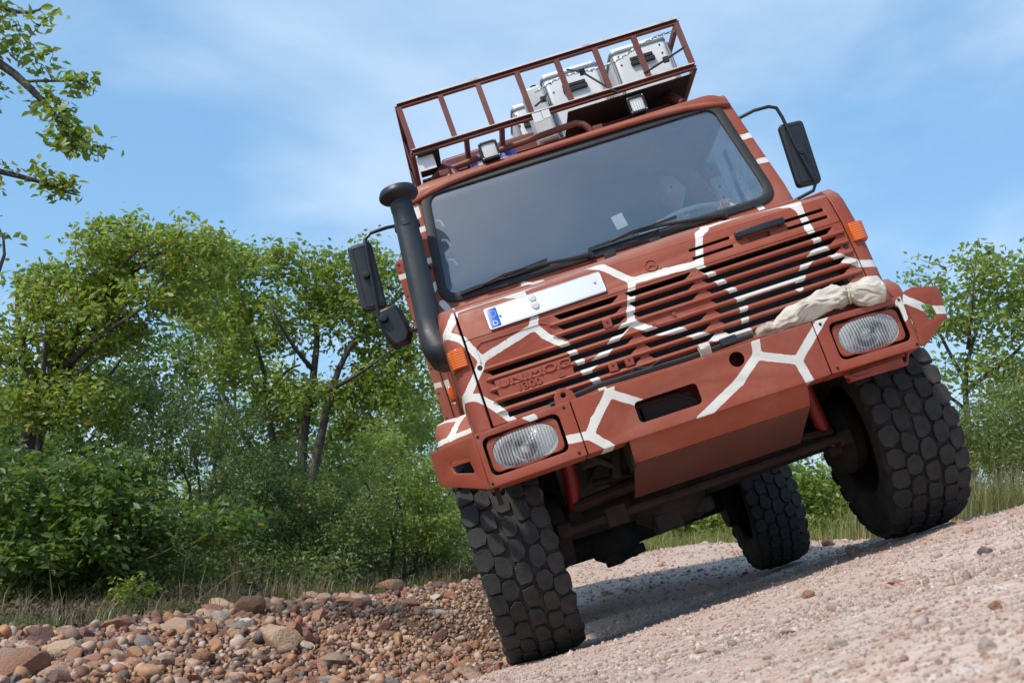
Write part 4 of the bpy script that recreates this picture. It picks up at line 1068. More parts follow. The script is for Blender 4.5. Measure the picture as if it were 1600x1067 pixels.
# hoop tubes that carry the rack
MB().tube([(-.60, 1.10, 2.50), (-.625, 1.12, 2.59), (-.66, 1.16, 2.635), (-.72, 1.30, 2.64), (-.74, 1.7, 2.65)], .022, 12).build('rack_leg', RACK_P, rack)
MB().tube([(.17, 1.10, 2.50), (.145, 1.10, 2.585), (.125, 1.10, 2.615), (.09, 1.10, 2.630), (-.30, 1.16, 2.635), (-.62, 1.22, 2.640)], .018, 12).build('rack_leg', RACK_P, rack)
MB().tube([(.72, 1.10, 2.48), (.69, 1.18, 2.60), (.67, 1.26, 2.68), (.66, 1.32, 2.70)], .026, 12).build('rack_leg', RACK_P, rack)
MB().tube([(.20, 1.25, 2.62), (.66, 1.30, 2.64)], .018, 10).build('rack_brace', RACK_P, rack)
MB().tube([(.25, 1.5, 2.56), (.40, 1.5, 2.67)], .020, 10).build('rack_brace', RACK_P, rack)
for x, z in ((.20, 2.56), (-.66, 2.575)):
    MB().box((x - .01, 1.075, z), (.055, .008, .030)).build('leg_lug', RACK_P, rack, .003)
rh = MB().box((-.33, 2.0, 2.72), (.60, .60, .36)).build('roof_hatch', RACK_P, truck, .02)
for k in range(2): MB().box((-.33, 1.694, 2.66 + k * .06), (.54, .012, .012)).build('rib', RED_M, rh, .003)
MB().box((.42, 2.3, 2.62), (.72, .6, .14)).build('roof_step', M['rust'], truck, .01)
# work lights
for cx_, cz_, w in ((-.410, 2.596, .098), (.430, 2.612, .094)):
    sp = empty('work_light', (0, 0, 0), truck)
    yy = 1.02 if cx_ < 0 else 1.06
    fs_ = lambda u, v, d: Vector((cx_ + u, yy - d, cz_ + v))
    plate('lamp_housing', rrect(-w / 2, -w / 2, w / 2, w / 2, .014, 4), [], .07, .008, lambda u, v, d: fs_(u, v, d - .034), M['black_plastic'], sp)
    plate('lamp_rim', rrect(-w / 2 - .002, -w / 2 - .002, w / 2 + .002, w / 2 + .002, .012, 4), [rrect(-w / 2 + .011, -w / 2 + .011, w / 2 - .011, w / 2 - .011, .008, 4)], .012, .003, lambda u, v, d: fs_(u, v, d + .008), M['black_plastic'], sp)
    plate('reflector', rrect(-w / 2 + .010, -w / 2 + .010, w / 2 - .010, w / 2 - .010, .008, 4), [], .003, .0005, lambda u, v, d: fs_(u, v, d + .004), M['alu'], sp)
    plate('lens', rrect(-w / 2 + .0095, -w / 2 + .0095, w / 2 - .0095, w / 2 - .0095, .008, 4), [], .004, .001, lambda u, v, d: fs_(u, v, d + .011 - 10 * (u * u + v * v) * .2), M['lamp_glass'], sp)
    MB().tube([(cx_, yy + .04, cz_ - w / 2 + .01), (cx_, yy + .05, cz_ - w / 2 - .06)], .010, 8).build('lamp_foot', M['black_rubber'], sp)
    for u in (-1, 1):
        for v in (-1, 1): MB().lathe([(.001, -.003), (.004, -.002), (.004, .001)], fs_(u * (w / 2 - .006), v * (w / 2 - .006), .015), (0, 1, 0), 8).build('screw', M['screw'], sp)

# --- underside
und = MB().box((-.42, 2.4, .86), (.09, 4.2, .16)).box((.42, 2.4, .86), (.09, 4.2, .16)).box((0, .75, .86), (.70, 1.0, .24)).box((0, 2.4, 1.02), (1.7, 3.0, .14)).box((0, 2.0, .80), (.40, 1.6, .22)).box((0, .55, 1.0), (1.35, .7, .05))
und.build('chassis', M['dark'], truck, .01)
sk = MB()
xl, xr = -.36, .435
for mat_, nm_, pr_ in ((RED_M, 'skid_plate', [(-.012, .788), (.02, .735), (.066, .694), (.072, .701), (.028, .742), (.0, .792)]), (simple('dusty_skid', (.110, .034, .022), .75, dirt=(.11, .075, .052), dirt_amt=.7, scale=4, bmp=.2), 'skid_plate_underside', [(.0675, .6925), (.09, .685), (.42, .585), (.44, .583), (.44, .592), (.09, .695), (.073, .701)])):
    MB().loft([[(x, y, z) for y, z in pr_] for x in (xl, xl + .02, 0, xr - .03, xr)]).build(nm_, mat_, truck, .003)
MB().box((xl - .004, .12, .735), (.008, .18, .12)).build('skid_plate_cheek', M['dark'], truck, .003)
for ay, front in ((.83, True), (4.07, False)):
    axl = MB().tube([(-.72, ay, .60), (-.30, ay, .60), (.55, ay, .62), (.72, ay, .62)], [.085, .09, .085, .085], 14)
    axl = axl.build('front_axle' if front else 'rear_axle', M['dark'], truck)
    MB().lathe([(.02, -.20), (.10, -.17), (.16, -.08), (.175, 0), (.16, .09), (.10, .17), (.02, .2)], (-.17, ay, .59), (1, 0, 0), 20).build('differential', M['rust'] if False else M['dark'], axl)
    lump = MB().box((-.21, ay - .05, .455), (.13, .16, .085)).box((-.02, ay, .475), (.10, .14, .07)).box((-.05, ay, .455), (.045, .10, .05))
    lump.build('drain_housing', M['dark'], axl, .012)
    for sx in (-1, 1):
        MB().lathe([(.02, -.07), (.17, -.06), (.19, 0), (.17, .06), (.02, .07)], (sx * .735, ay, .585), (1, 0, 0), 20).build('portal_hub', M['dark'], axl)
tie = MB().tube([(-.72, .58, .545), (.70, .58, .560)], .022, 10).build('track_rod', M['rust'], truck)
MB().tube([(-.50, .62, .72), (.64, .60, .60)], .020, 8).build('panhard_rod', M['rust'], truck)
for x in (-.70, .68):
    MB().box((x, .60, .555), (.07, .08, .07)).build('rod_end', M['rust'], tie, .012)
MB().box((-.45, .56, .545), (.10, .03, .09)).build('steering_damper_bracket', M['rust'], tie, .006)
MB().tube([(-.62, .62, .64), (-.3, .6, .66), (.2, .6, .64)], .03, 8).build('radius_arm', M['rust'], truck)
for x0, x1, z0, z1 in ((-.575, -.625, .83, .625), (.555, .635, .84, .535)):
    sh = MB().tube([(x0, .50, z0 + .12), (x0 + (x1 - x0) * .6, .60, z0 + (z1 - z0) * .6), (x1, .66, z1)], [.034, .034, .026], 14).build('shock_absorber', M['bright_red'], truck)
    MB().box((x1, .66, z1 - .02), (.07, .06, .05)).build('shock_mount', M['rust'], sh, .01)
tm = MB().box((-.47, .34, .83), (.16, .10, .12)).box((-.40, .30, .76), (.04, .03, .16), Matrix.Rotation(.3, 3, 'Y')).tube([(-.58, .3, .90), (-.50, .28, .80), (-.42, .30, .74)], .018, 8)
tm.build('oil_cooler', M['dark'], truck, .006)
wb = MB().tube([(-.62, .03, 1.035), (-.40, .02, 1.052), (.0, .02, 1.045), (.30, .03, 1.055)], .012, 6)
wb.build('winch_rope', M['black_rubber'], truck)
MB().box((.19, .02, 1.062), (.075, .03, .035), Matrix.Rotation(-.02, 3, 'Y')).build('rope_clip', M['black_plastic'], truck, .004)
plate('hook_lug', rpoly([(-.605, 1.015), (-.505, 1.015), (-.515, 1.060), (-.545, 1.085), (-.575, 1.088), (-.598, 1.060)], .010, 3), [circ(-.558, 1.055, .012, 12)], .016, .003, fm(lambda u, v: .0), RED_M, truck)
cl = MB()
for k in range(9):
    a = k * .7; cl.tube([(-.28 + .01 * k, .03, 1.04), (-.23 + .015 * k, .02 + .01 * math.sin(a), 1.07 + .008 * math.cos(a)), (-.16 + .01 * k, .03, 1.045)], .0025, 5)
tag(cl.build('rope_strands', M['black_rubber'], truck), kind='stuff')

# --- cab furniture
stw = MB(); c0 = Vector((.56, 1.20, 1.945)); axw = Vector((0, -.55, .83)).normalized()
stw.lathe([(.205 + .014 * math.cos(a), .014 * math.sin(a)) for a in np.linspace(0, 2 * math.pi, 9)[:-1]], c0, axw, 36, True)
stw.tube([c0 - axw * .25, c0], .025, 8); stw.tube([c0 + Vector((-.2, 0, 0)), c0 - axw * .03, c0 + Vector((.2, 0, 0))], .012, 6)
stw.build('steering_wheel', M['headrest'], truck)
for x in (.53, -.53):
    se = MB().box((x, 1.64, 1.40), (.50, .50, .14)).box((x, 1.91, 1.74), (.48, .12, .62)).build('seat', M['seat'], truck, .04)
    MB().box((x, 1.93, 2.13), (.24, .08, .14)).build('headrest', M['seat'], se, .03)
hr = MB().loft([[(.845 + a * .5, 1.62, zz) for a in (-.075, .075)] + [(.845 + a * .5, 1.66, zz) for a in (.075, -.075)] for zz in (2.06, 2.12, 2.24, 2.27)]).build('white_speaker', M['headrest'], truck, .018)
for z in (2.13, 2.20): MB().lathe([(.001, -.004), (.007, -.003), (.008, .001)], (.845, 1.618, z), (0, 1, 0), 8).build('knob', M['black_rubber'], hr)
MB().box((.10, cy(0, 1.985) + .02, 1.985), (.062, .004, .075), Matrix.Rotation(R(-8), 3, 'Y')).build('windscreen_sticker', M['paper'], truck)
MB().box((.22, .94, 1.880), (.10, .05, .004)).build('road_paper', M['paper'], truck)
MB().box((.33, .945, 1.892), (.07, .04, .004)).build('road_paper', M['paper'], truck)
cc_ = MB()
for z in (2.07, 2.19, 2.31): cc_.tube([(-.80 + (z - 2.07) * -.0, cy(0, z) + .02, z), (-.775, cy(0, z) + .03, z - .005), (-.765, cy(0, z) + .03, z - .04)], .007, 6)
tag(cc_.build('suction_hooks', M['paper'], truck), kind='stuff')
lh_ = MB().lathe([(.001, .22), (.02, .20), (.06, .10), (.085, 0), (.001, -.01)], (.80, 1.92, 2.25), (0, 0, 1), 12).build('hanging_cap', M['orange_cloth'], truck)
MB().box((.80, 1.92, 2.20), (.16, .10, .07)).build('hanging_cloth', M['glove'], truck, .03)

# --- wheels: carcass, rim, and lugs one by one
LUGS = {}
def lug_mesh(col, var):
    u0 = (-.148, -.078, 0., .078, .148)[col]; hw_, hv = (.044, .0375, .0365, .0375, .044)[col], .0515
    r_ = np.random.default_rng(col * 10 + var); n = 10
    R0, R1 = .485, .523 - abs(u0) ** 2 * .55 - r_.uniform(0, .005)
    base = []; n = int(r_.integers(7, 10)); ph = r_.uniform(0, 1)
    for j in range(n):
        a = 2 * math.pi * (j + r_.uniform(-.16, .16)) / n + ph
        e = 1 + r_.uniform(-.16, .10); c_, s_ = math.cos(a), math.sin(a)
        base.append((math.copysign(abs(c_) ** .72, c_) * hw_ * e, math.copysign(abs(s_) ** .72, s_) * hv * e))
    mb = MB(); rg = []
    for q, rr in ((1.03, R0), (1.0, R0 + .012), (.985, R1 - .003), (.945, R1)):
        ring = []
        for a, b_ in base:
            u = u0 + a * q; th = b_ * q / .51; r2 = rr - (max(0, abs(u) - .165) * .8)
            ring.append((u, -r2 * math.cos(th), r2 * math.sin(th)))
        rg.append(ring)
    mb.loft(rg)
    return mb
def wheel(name_loc, vis, spin):
    w = empty('wheel', name_loc, truck)
    w.rotation_euler = (spin, 0, 0)
    prof = [(.28, -.13), (.285, -.165), (.33, -.182), (.40, -.186), (.455, -.182), (.482, -.166), (.492, -.14), (.498, -.07), (.50, 0), (.498, .07), (.492, .14), (.482, .166), (.455, .182), (.40, .186), (.33, .182), (.285, .165), (.28, .13)]
    ty = MB().lathe(prof, (0, 0, 0), (1, 0, 0), 64)
    ty.build('tyre', M['tyre'], w)
    sx = 1 if name_loc[0] > 0 else -1
    rm = MB().lathe([(.285, -.16), (.27, -.155), (.262, -.10), (.25, .0), (.24, .03), (.15, .04), (.10, .02), (.02, .02), (.001, .02)], (0, 0, 0), (-sx, 0, 0), 40)
    rm.lathe([(.285, .16), (.27, .155), (.262, .10), (.25, .0)], (0, 0, 0), (-sx, 0, 0), 40)
    rm = rm.build('rim', M['dark'], w)
    MB().lathe([(.10, .02), (.10, .09), (.07, .11), (.001, .112)], (0, 0, 0), (sx, 0, 0), 20).build('hub', M['rust'], rm)
    rest = MB(); k_ = 0
    for c in range(5):
        for j in range(30):
            a = 2 * math.pi * (j + (.5 if c % 2 else 0)) / 30
            aa = (a - spin + math.pi) % (2 * math.pi) - math.pi     # 0 faces the front of the truck
            # the copy turned by a about x: front lug direction (0,-1,0)
            if vis and -1.66 < aa < 1.16:
                key = (c, (j * 7 + c * 3) % 5)
                if key not in LUGS:
                    o = lug_mesh(*key).build('tread_block', M['tyre'], w, angle=24); LUGS[key] = o.data
                else:
                    o = bpy.data.objects.new('tread_block', LUGS[key]); COL.objects.link(o); o.parent = w
                o.rotation_euler = (-a, 0, 0)
            else:
                q = lug_mesh(c, (j * 7 + c * 3) % 5); Mx = Matrix.Rotation(-a, 3, 'X')
                rest.add([Mx @ Vector(p) for p in q.v], q.f)
    tag(rest.build('tread', M['tyre'], w, angle=40), kind='stuff')
    return w
wheel((-.94, .83, .550), True, .05); wheel((.945, .83, .552), True, .14); wheel((.955, 4.07, .552), True, .02); wheel((-.94, 4.07, .60), False, .1)

# ------------------------------------------------------------------ things carried by the truck
def T(p): return TR @ Vector(p)
def on_truck(o):
    o.matrix_world = TR @ o.matrix_basis
    return o
def crate(x0, x1, y0, y1, z0, z1, label, cat='crate', handles=1):
    c = on_truck(empty('metal_crate', ((x0 + x1) / 2, (y0 + y1) / 2, z0))); tag(c, label, cat)
    w, d, h = x1 - x0, y1 - y0, z1 - z0
    MB().box((0, 0, h / 2), (w - .012, d - .012, h - .004)).build('box_body', M['alu'], c, .03, seg=4)
    for zz in (h - .03,):
        ri = rrect(-w / 2, -d / 2, w / 2, d / 2, .035, 5); ii = rrect(-w / 2 + .012, -d / 2 + .012, w / 2 - .012, d / 2 - .012, .028, 5)
        plate('lid_edge', ri, [ii], .020, .004, lambda u, v, q: Vector((u, v, zz + q)), M['alu_edge'], c)
    MB().box((0, 0, h - .008), (w - .03, d - .03, .018)).build('lid', M['alu'], c, .006)
    for x in (-w / 2 + .006, w / 2 - .006):
        MB().tube([(x, -d / 2 + .004, .03), (x, -d / 2 + .004, h - .06)], .009, 8).build('corner_edge', M['alu_edge'], c)
    hb = MB().box((0, -d / 2 - .006, h * .66), (w * .42, .018, .026)); hb.box((0, -d / 2 - .002, h * .66 + .03), (w * .40, .010, .022))
    hb.build('handle', M['black_rubber'], c, .004)
    for x in (-w * .36, w * .36):
        for zz in (h * .84, h * .70, .06): MB().lathe([(.001, -.004), (.005, -.003), (.006, .001)], (x, -d / 2 + .006, zz), (0, 1, 0), 8).build('rivet', M['black_rubber'], c)
    return c
crate(.055, .405, 1.50, 2.0, 2.708, 3.135, 'aluminium crate with dark rounded edge left of the rightmost one on the roof rack')
crate(.445, .785, 1.33, 1.9, 2.708, 3.085, 'rightmost aluminium crate in the corner of the roof rack under the chain')
crate(-.115, .045, 1.90, 2.3, 2.708, 3.175, 'small pale metal crate farthest back on the roof rack')
jc = on_truck(empty('jerrycan', (-.020, 1.50, 2.708))); tag(jc, 'tall white plastic can on the roof rack left of the middle aluminium crate', 'jerrycan')
MB().box((0, 0, .17), (.115, .16, .34)).build('can_body', M['white_plastic'], jc, .02, seg=3)
MB().lathe([(.02, 0), (.02, .03), (.001, .032)], (.02, 0, .34), (0, 0, 1), 12).build('can_cap', M['black_rubber'], jc)
for x, y, lb in ((-.635, 1.36, 'white water bottle with blue cap on the roof beside the left rack leg'), (-.44, 1.36, 'white water bottle with blue shoulder left of the round work light'), (-.295, 1.38, 'white water bottle with blue top right of the left work light')):
    j = on_truck(empty('water_bottle', (x, y, 2.592))); tag(j, lb, 'bottle', 'water bottles on the cab roof')
    MB().lathe([(.001, 0), (.06, 0), (.066, .01), (.068, .06), (.060, .088), (.03, .10)], (0, 0, 0), (0, 0, 1), 20).build('bottle_body', M['white_plastic'], j)
    MB().lathe([(.069, .058), (.063, .090), (.034, .112), (.028, .125), (.001, .128)], (0, 0, 0), (0, 0, 1), 20).build('blue_cap', M['blue_plastic'], j)
# chain over the crates
ch = MB(); c0, c1 = Vector((-.02, 1.31, 2.955)), Vector((.80, 1.06, 2.945))
NL = 46
for k in range(NL):
    a = c0.lerp(c1, k / NL) + Vector((0, -.01, .020 * math.sin(k / NL * math.pi * 3))); d = (c1 - c0).normalized()
    u = Vector((0, 0, 1)) if k % 2 else Vector((0, 1, 0))
    pts = [a + d * (.012 * math.cos(q)) + u * (.006 * math.sin(q)) for q in np.linspace(0, 2 * math.pi, 9)]
    ch.tube(pts, .0022, 4, cap=False)
tag(on_truck(ch.build('chain', M['screw'], None)), 'thin steel chain stretched across the crates on the roof rack', 'chain')
for pts, lb in (([(-.09, 1.07, 2.78), (.0, 1.30, 2.90), (.06, 1.48, 3.0)], 'dark lashing strap between the small crate and the middle crate'), ([(.165, 1.20, 2.985), (.22, 1.10, 2.90), (.32, 1.035, 2.73), (.35, 1.03, 2.70)], 'black lashing strap from the crate handle down to the rack rail'), ([(.52, 1.034, 2.76), (.66, 1.034, 2.80), (.80, 1.04, 2.845)], 'black lashing strap along the rail below the rightmost crate')):
    st_ = MB().tube(pts, .006, 6); st_.box(pts[1], (.03, .02, .03)); tag(on_truck(st_.build('strap', M['black_rubber'], None)), lb, 'strap')
# canvas bag tied over the winch hook on the bumper
path = [(.315, .012, 1.052), (.34, .028, 1.058), (.375, .030, 1.056), (.398, .022, 1.052), (.43, .040, 1.060), (.50, .054, 1.072), (.57, .054, 1.086), (.63, .052, 1.096), (.675, .046, 1.100), (.71, .048, 1.098), (.745, .028, 1.094), (.772, .050, 1.086), (.81, .058, 1.076), (.86, .064, 1.074), (.893, .058, 1.072), (.903, .038, 1.072), (.900, .010, 1.072)]
def densify(p, n):
    p = np.array(p); t_ = np.linspace(0, len(p) - 1, n); return np.stack([np.interp(t_, range(len(p)), p[:, k]) for k in range(3)], 1)
pp = densify(path, 130); rg = []
for k, (x, r0, z) in enumerate(pp):
    ring = []
    for j in range(40):
        a = 2 * math.pi * j / 40
        neck = math.exp(-((x - .745) / .05) ** 2) + .8 * math.exp(-((x - .395) / .03) ** 2) + .5 * math.exp(-((x - .68) / .035) ** 2)
        wv = .10 * math.sin(3 * a + 14 * x + 2 * math.sin(9 * x)) + .06 * math.sin(5 * a - 24 * x) + .045 * abs(math.sin(4 * a + 38 * x)) + neck * (.22 * abs(math.sin(5 * a + 20 * x)) + .10 * math.sin(9 * a - 60 * x)) + .05 * math.sin(60 * x + 3 * math.sin(a + 8 * x))
        rr = r0 * .92 * (1 + wv)
        ring.append((x + .006 * math.sin(2 * a + 30 * x), .015 + rr * .95 * math.cos(a), z + rr * math.sin(a)))
    rg.append(ring)
bag = MB().loft(rg); bag = bag.build('canvas_bag', M['canvas'], None, angle=180); on_truck(bag)
tag(bag, 'dirty cream canvas bag tied along the top of the bumper by the headlight', 'bag')
rp = MB().tube([(.745 + .004 * math.sin(a * 3), .015 + .040 * math.cos(a), 1.092 + .040 * math.sin(a)) for a in np.linspace(0, 12.6, 40)], .004, 5).build('tie_cord', M['canvas'], None); rp.parent = bag
rag = MB().loft([[(x, .0 + .028 * math.cos(a) * (1 + .1 * math.sin(4 * a + 30 * x)), 1.055 + .030 * math.sin(a) * (1 + .12 * math.sin(3 * a))) for a in np.linspace(0, 2 * math.pi, 13)[:-1]] for x in np.linspace(.055, .10, 6)])
tag(on_truck(rag.build('rag', M['canvas'], None)), 'small cream rag knotted round the winch rope', 'rag')

# ------------------------------------------------------------------ the driver
def person():
    J = {'pel': (.555, 1.72, 1.55), 'sp': (.555, 1.76, 1.74), 'ch': (.557, 1.74, 1.93), 'nk': (.562, 1.71, 2.09), 'hd': (.568, 1.68, 2.17),
         'sl': (.38, 1.74, 2.00), 'sr': (.735, 1.74, 2.00), 'el': (.31, 1.56, 1.83), 'er': (.79, 1.55, 1.84), 'wl': (.375, 1.34, 1.985), 'wr': (.735, 1.34, 1.985),
         'hl': (.46, 1.66, 1.53), 'hr': (.65, 1.66, 1.53), 'kl': (.42, 1.26, 1.56), 'kr': (.69, 1.26, 1.56), 'fl': (.42, 1.22, 1.18), 'fr': (.69, 1.22, 1.18), 'tl': (.42, 1.10, 1.14), 'tr': (.69, 1.10, 1.14)}
    E_ = [('pel', 'sp'), ('sp', 'ch'), ('ch', 'nk'), ('nk', 'hd'), ('ch', 'sl'), ('ch', 'sr'), ('sl', 'el'), ('sr', 'er'), ('el', 'wl'), ('er', 'wr'), ('pel', 'hl'), ('pel', 'hr'), ('hl', 'kl'), ('hr', 'kr'), ('kl', 'fl'), ('kr', 'fr'), ('fl', 'tl'), ('fr', 'tr')]
    Rr = dict(pel=.15, sp=.14, ch=.15, nk=.058, hd=.06, sl=.075, sr=.075, el=.048, er=.048, wl=.030, wr=.030, hl=.095, hr=.095, kl=.062, kr=.062, fl=.042, fr=.042, tl=.032, tr=.032)
    ks = list(J)
    vs = [J[k] for k in ks]; es = [(ks.index(a), ks.index(b_)) for a, b_ in E_]; rs = [Rr[k] for k in ks]
    for sx, wk in ((-1, 'wl'), (1, 'wr')):                   # palm and five fingers closed on the wheel rim
        w = Vector(J[wk]); iw = ks.index(wk)
        vs.append(w + Vector((0, -.06, .02))); rs.append(.026); ip = len(vs) - 1; es.append((iw, ip))
        for f_ in range(4):
            o = Vector(((f_ - 1.5) * .018, 0, 0)); L = (.8, 1., .95, .75)[f_]
            pr_ = ip
            for q in ((0, -.095 - .01 * L, .02), (0, -.125 * L - .01, -.005), (0, -.105, -.03)):
                vs.append(w + o + Vector(q)); rs.append(.0085); es.append((pr_, len(vs) - 1)); pr_ = len(vs) - 1
        pr_ = ip
        for q in ((-sx * .035, -.065, .0), (-sx * .040, -.095, -.015)):
            vs.append(w + Vector(q)); rs.append(.010); es.append((pr_, len(vs) - 1)); pr_ = len(vs) - 1
    me = bpy.data.meshes.new('body'); me.from_pydata([tuple(v) for v in vs], es, [])
    ob = bpy.data.objects.new('body', me); COL.objects.link(ob)
    md = ob.modifiers.new('skin', 'SKIN')
    for d_, r0 in zip(me.skin_vertices[0].data, rs): d_.radius = (r0, r0 * .85)
    me.skin_vertices[0].data[0].use_root = True
    sb = ob.modifiers.new('sub', 'SUBSURF'); sb.levels = sb.render_levels = 1
    m2_ = bpy.data.meshes.new_from_object(ob.evaluated_get(bpy.context.evaluated_depsgraph_get()))
    bpy.data.objects.remove(ob)
    hc_ = Vector((.572, 1.665, 2.262)); turn = Matrix.Rotation(R(-22), 3, 'Z')
    bm = bmesh.new(); bm.from_mesh(m2_)
    V, Fc = ico(4)
    nv = []
    for p in V:                                              # head: jaw, brow, nose, mouth, ears
        x, y, z = p; q = Vector((x * .078, y * .098, z * .118))
        if z < -.2: q.x *= 1 + .35 * (z + .2); q.y *= 1 + .12 * (z + .2)
        if y < 0:
            q.y -= .024 * math.exp(-((x / .16) ** 2 + ((z + .18) / .20) ** 2))
            q.y += .012 * sum(math.exp(-(((x - e) / .16) ** 2 + ((z - .08) / .11) ** 2)) for e in (-.38, .38))
            q.y -= .008 * math.exp(-((x / .45) ** 2 + ((z - .24) / .10) ** 2)); q.y -= .007 * math.exp(-((x / .30) ** 2 + ((z + .52) / .06) ** 2)); q.y += .005 * math.exp(-((x / .30) ** 2 + ((z + .58) / .03) ** 2))
        q.x += math.copysign(.016, x) * math.exp(-(((abs(x) - 1) / .15) ** 2 + ((y - .05) / .16) ** 2 + ((z - .0) / .26) ** 2)) if abs(x) > .8 else 0
        nv.append(bm.verts.new(hc_ + turn @ q))
    for f_ in Fc: bm.faces.new([nv[i] for i in f_])
    bm.to_mesh(m2_); bm.free()
    m2_.materials.clear(); m2_.materials.append(M['shirt']); m2_.materials.append(M['skin'])
    for p in m2_.polygons:
        c_ = p.center
        p.material_index = 1 if (c_.z > 2.075 or (c_.y < 1.45 and c_.z > 1.80)) else 0
        p.use_smooth = True
    ob = bpy.data.objects.new('person', m2_); COL.objects.link(ob); on_truck(ob)
    tag(ob, 'person at the steering wheel seen faintly through the windscreen', 'person')
    hm_ = MB(); hv = []
    keep = [i for i, p in enumerate(V) if p[2] > .45 - .75 * p[1] * (1 if p[1] > 0 else .35)]
    ks_ = set(keep); idx = {i: n_ for n_, i in enumerate(keep)}
    hm_.add([hc_ + turn @ Vector((V[i][0] * .084, V[i][1] * .104, V[i][2] * .125)) for i in keep], [tuple(idx[i] for i in f_) for f_ in Fc if all(i in ks_ for i in f_)])
    h_ = hm_.build('hair', M['hair'], None); h_.parent = ob
    ey = MB()
    for e in (-.030, .030): ey.lathe([(.001, -.010), (.008, -.007), (.010, 0)], hc_ + turn @ Vector((e, -.082, .010)), turn @ Vector((0, 1, 0)), 10)
    e_ = ey.build('eyes', M['hair'], None); e_.parent = ob
person()

# ------------------------------------------------------------------ trees, shrubs, grass
LEAF2 = np.array([(0, 0, 0), (.26, .45, .10), (0, 1, 0), (-.26, .45, .10)])     # a folded leaf: base, edge, tip, edge
def leaves_mesh(name, P, size, r_, mat, parent=None, droop=.35, wide=1., updir=.45, tint_c=None):
    n = len(P)
    d = r_.normal(size=(n, 3)); d[:, 2] = d[:, 2] * .55 - droop; d /= np.linalg.norm(d, axis=1)[:, None]
    nn = r_.normal(size=(n, 3)) * .75; nn[:, 2] += updir
    s = np.cross(d, nn); s /= np.linalg.norm(s, axis=1)[:, None] + 1e-9
    nn = np.cross(s, d)
    sz = size * r_.uniform(.65, 1.25, n)
    V = P[:, None, :] + (LEAF2[None, :, 0, None] * s[:, None, :] * wide + LEAF2[None, :, 1, None] * d[:, None, :] + LEAF2[None, :, 2, None] * nn[:, None, :]) * sz[:, None, None]
    i = np.arange(n)[:, None] * 4
    Fc = np.concatenate([i + np.array([0, 1, 2]), i + np.array([0, 2, 3])], 1).reshape(-1, 3)
    t_ = np.clip(r_.normal(.45, .2, n) if tint_c is None else r_.normal(tint_c, .18), 0, 1)
    rare = r_.uniform(size=n) < .004; t_[rare] = 1.
    return np_mesh(name, V.reshape(-1, 3), Fc, mat, tint=np.repeat(t_, 4), parent=parent)
def grow(stems, blobs, n, r_, twig=.008, jitter=.10, sides=5, shell=.35):
    """limbs given as paths (points, start radius, end radius); clusters of foliage filled into ellipsoids and joined by curved twigs"""
    mb = MB(); nodes = []
    for pts, ra, rb in stems:
        pts = [Vector(p) for p in pts]; Q = []
        for a, b_ in zip(pts, pts[1:]):
            k = max(2, int((b_ - a).length / .22))
            for j in range(k): Q.append(a.lerp(b_, j / k))
        Q.append(pts[-1])
        Q = [q + Vector(r_.normal(0, .018, 3)) * (1 if 0 < i < len(Q) - 1 else 0) for i, q in enumerate(Q)]
        for _ in range(2): Q = [Q[0]] + [(Q[i - 1] + Q[i] * 2 + Q[i + 1]) / 4 for i in range(1, len(Q) - 1)] + [Q[-1]]
        mb.tube(Q, [ra + (rb - ra) * i / (len(Q) - 1) for i in range(len(Q))], max(sides, 7 if ra > .04 else 5))
        nodes += Q[2:]
    vol = np.array([np.prod(b_[1]) for b_ in blobs]) ** .75; ks = r_.choice(len(blobs), n, p=vol / vol.sum())
    u = r_.normal(size=(n, 3)); u /= np.linalg.norm(u, axis=1)[:, None]; u *= (r_.uniform(shell ** 3, 1, n) ** (1 / 3))[:, None]
    C = np.array([np.array(blobs[k][0]) for k in ks]) + u * np.array([np.array(blobs[k][1]) for k in ks])
    NP = np.array([tuple(q) for q in nodes])
    C = C[np.argsort([np.min(((NP - c) ** 2).sum(1)) for c in C])]
    tips = []
    buf = np.empty((len(NP) + 4 * n, 3)); buf[:len(NP)] = NP; m_ = len(NP)
    for c in C:
        dd = buf[:m_] - c; dist = (dd ** 2).sum(1) + np.where(dd[:, 2] > 0, dd[:, 2] * .35, 0)
        a = Vector(buf[int(np.argmin(dist))]); e = Vector(c); L = (e - a).length
        if L < .03: continue
        mid1 = a.lerp(e, .35) + Vector(r_.normal(0, jitter * L, 3)) + Vector((0, 0, .06 * L)); mid2 = a.lerp(e, .7) + Vector(r_.normal(0, jitter * L, 3)) + Vector((0, 0, .08 * L))
        rr = min(.03, twig * (.6 + L))
        mb.tube([a, mid1, mid2, e], [rr, rr * .75, rr * .5, rr * .2], 4, cap=False)
        for q in (mid1, mid2, e): buf[m_] = q; m_ += 1
        tips.append((mid2, e))
    return mb, tips
def leaf_points(tips, per, spread, r_, flat=1.):
    A = np.array([tuple(a) for a, b_ in tips]); B_ = np.array([tuple(b_) for a, b_ in tips])
    n = len(tips) * per; k = np.repeat(np.arange(len(tips)), per)
    t_ = r_.uniform(-.1, 1.15, n)[:, None]; P = A[k] * (1 - t_) + B_[k] * t_
    return P + r_.normal(0, 1, (n, 3)) * np.array([spread, spread, spread * flat])
def px(c, r_, d): return at(c, r_, d)
def blob(c, r_, rx, ry, d, dd=None):
    k = d / F_PX; return (tuple(at(c, r_, d)), (rx * k, dd or (rx * k * .9), ry * k))
def foot(c, _row, d, sink=.05):
    p = at(c, 840, d); return Vector((p.x, d, h1(p.x, d) - sink))
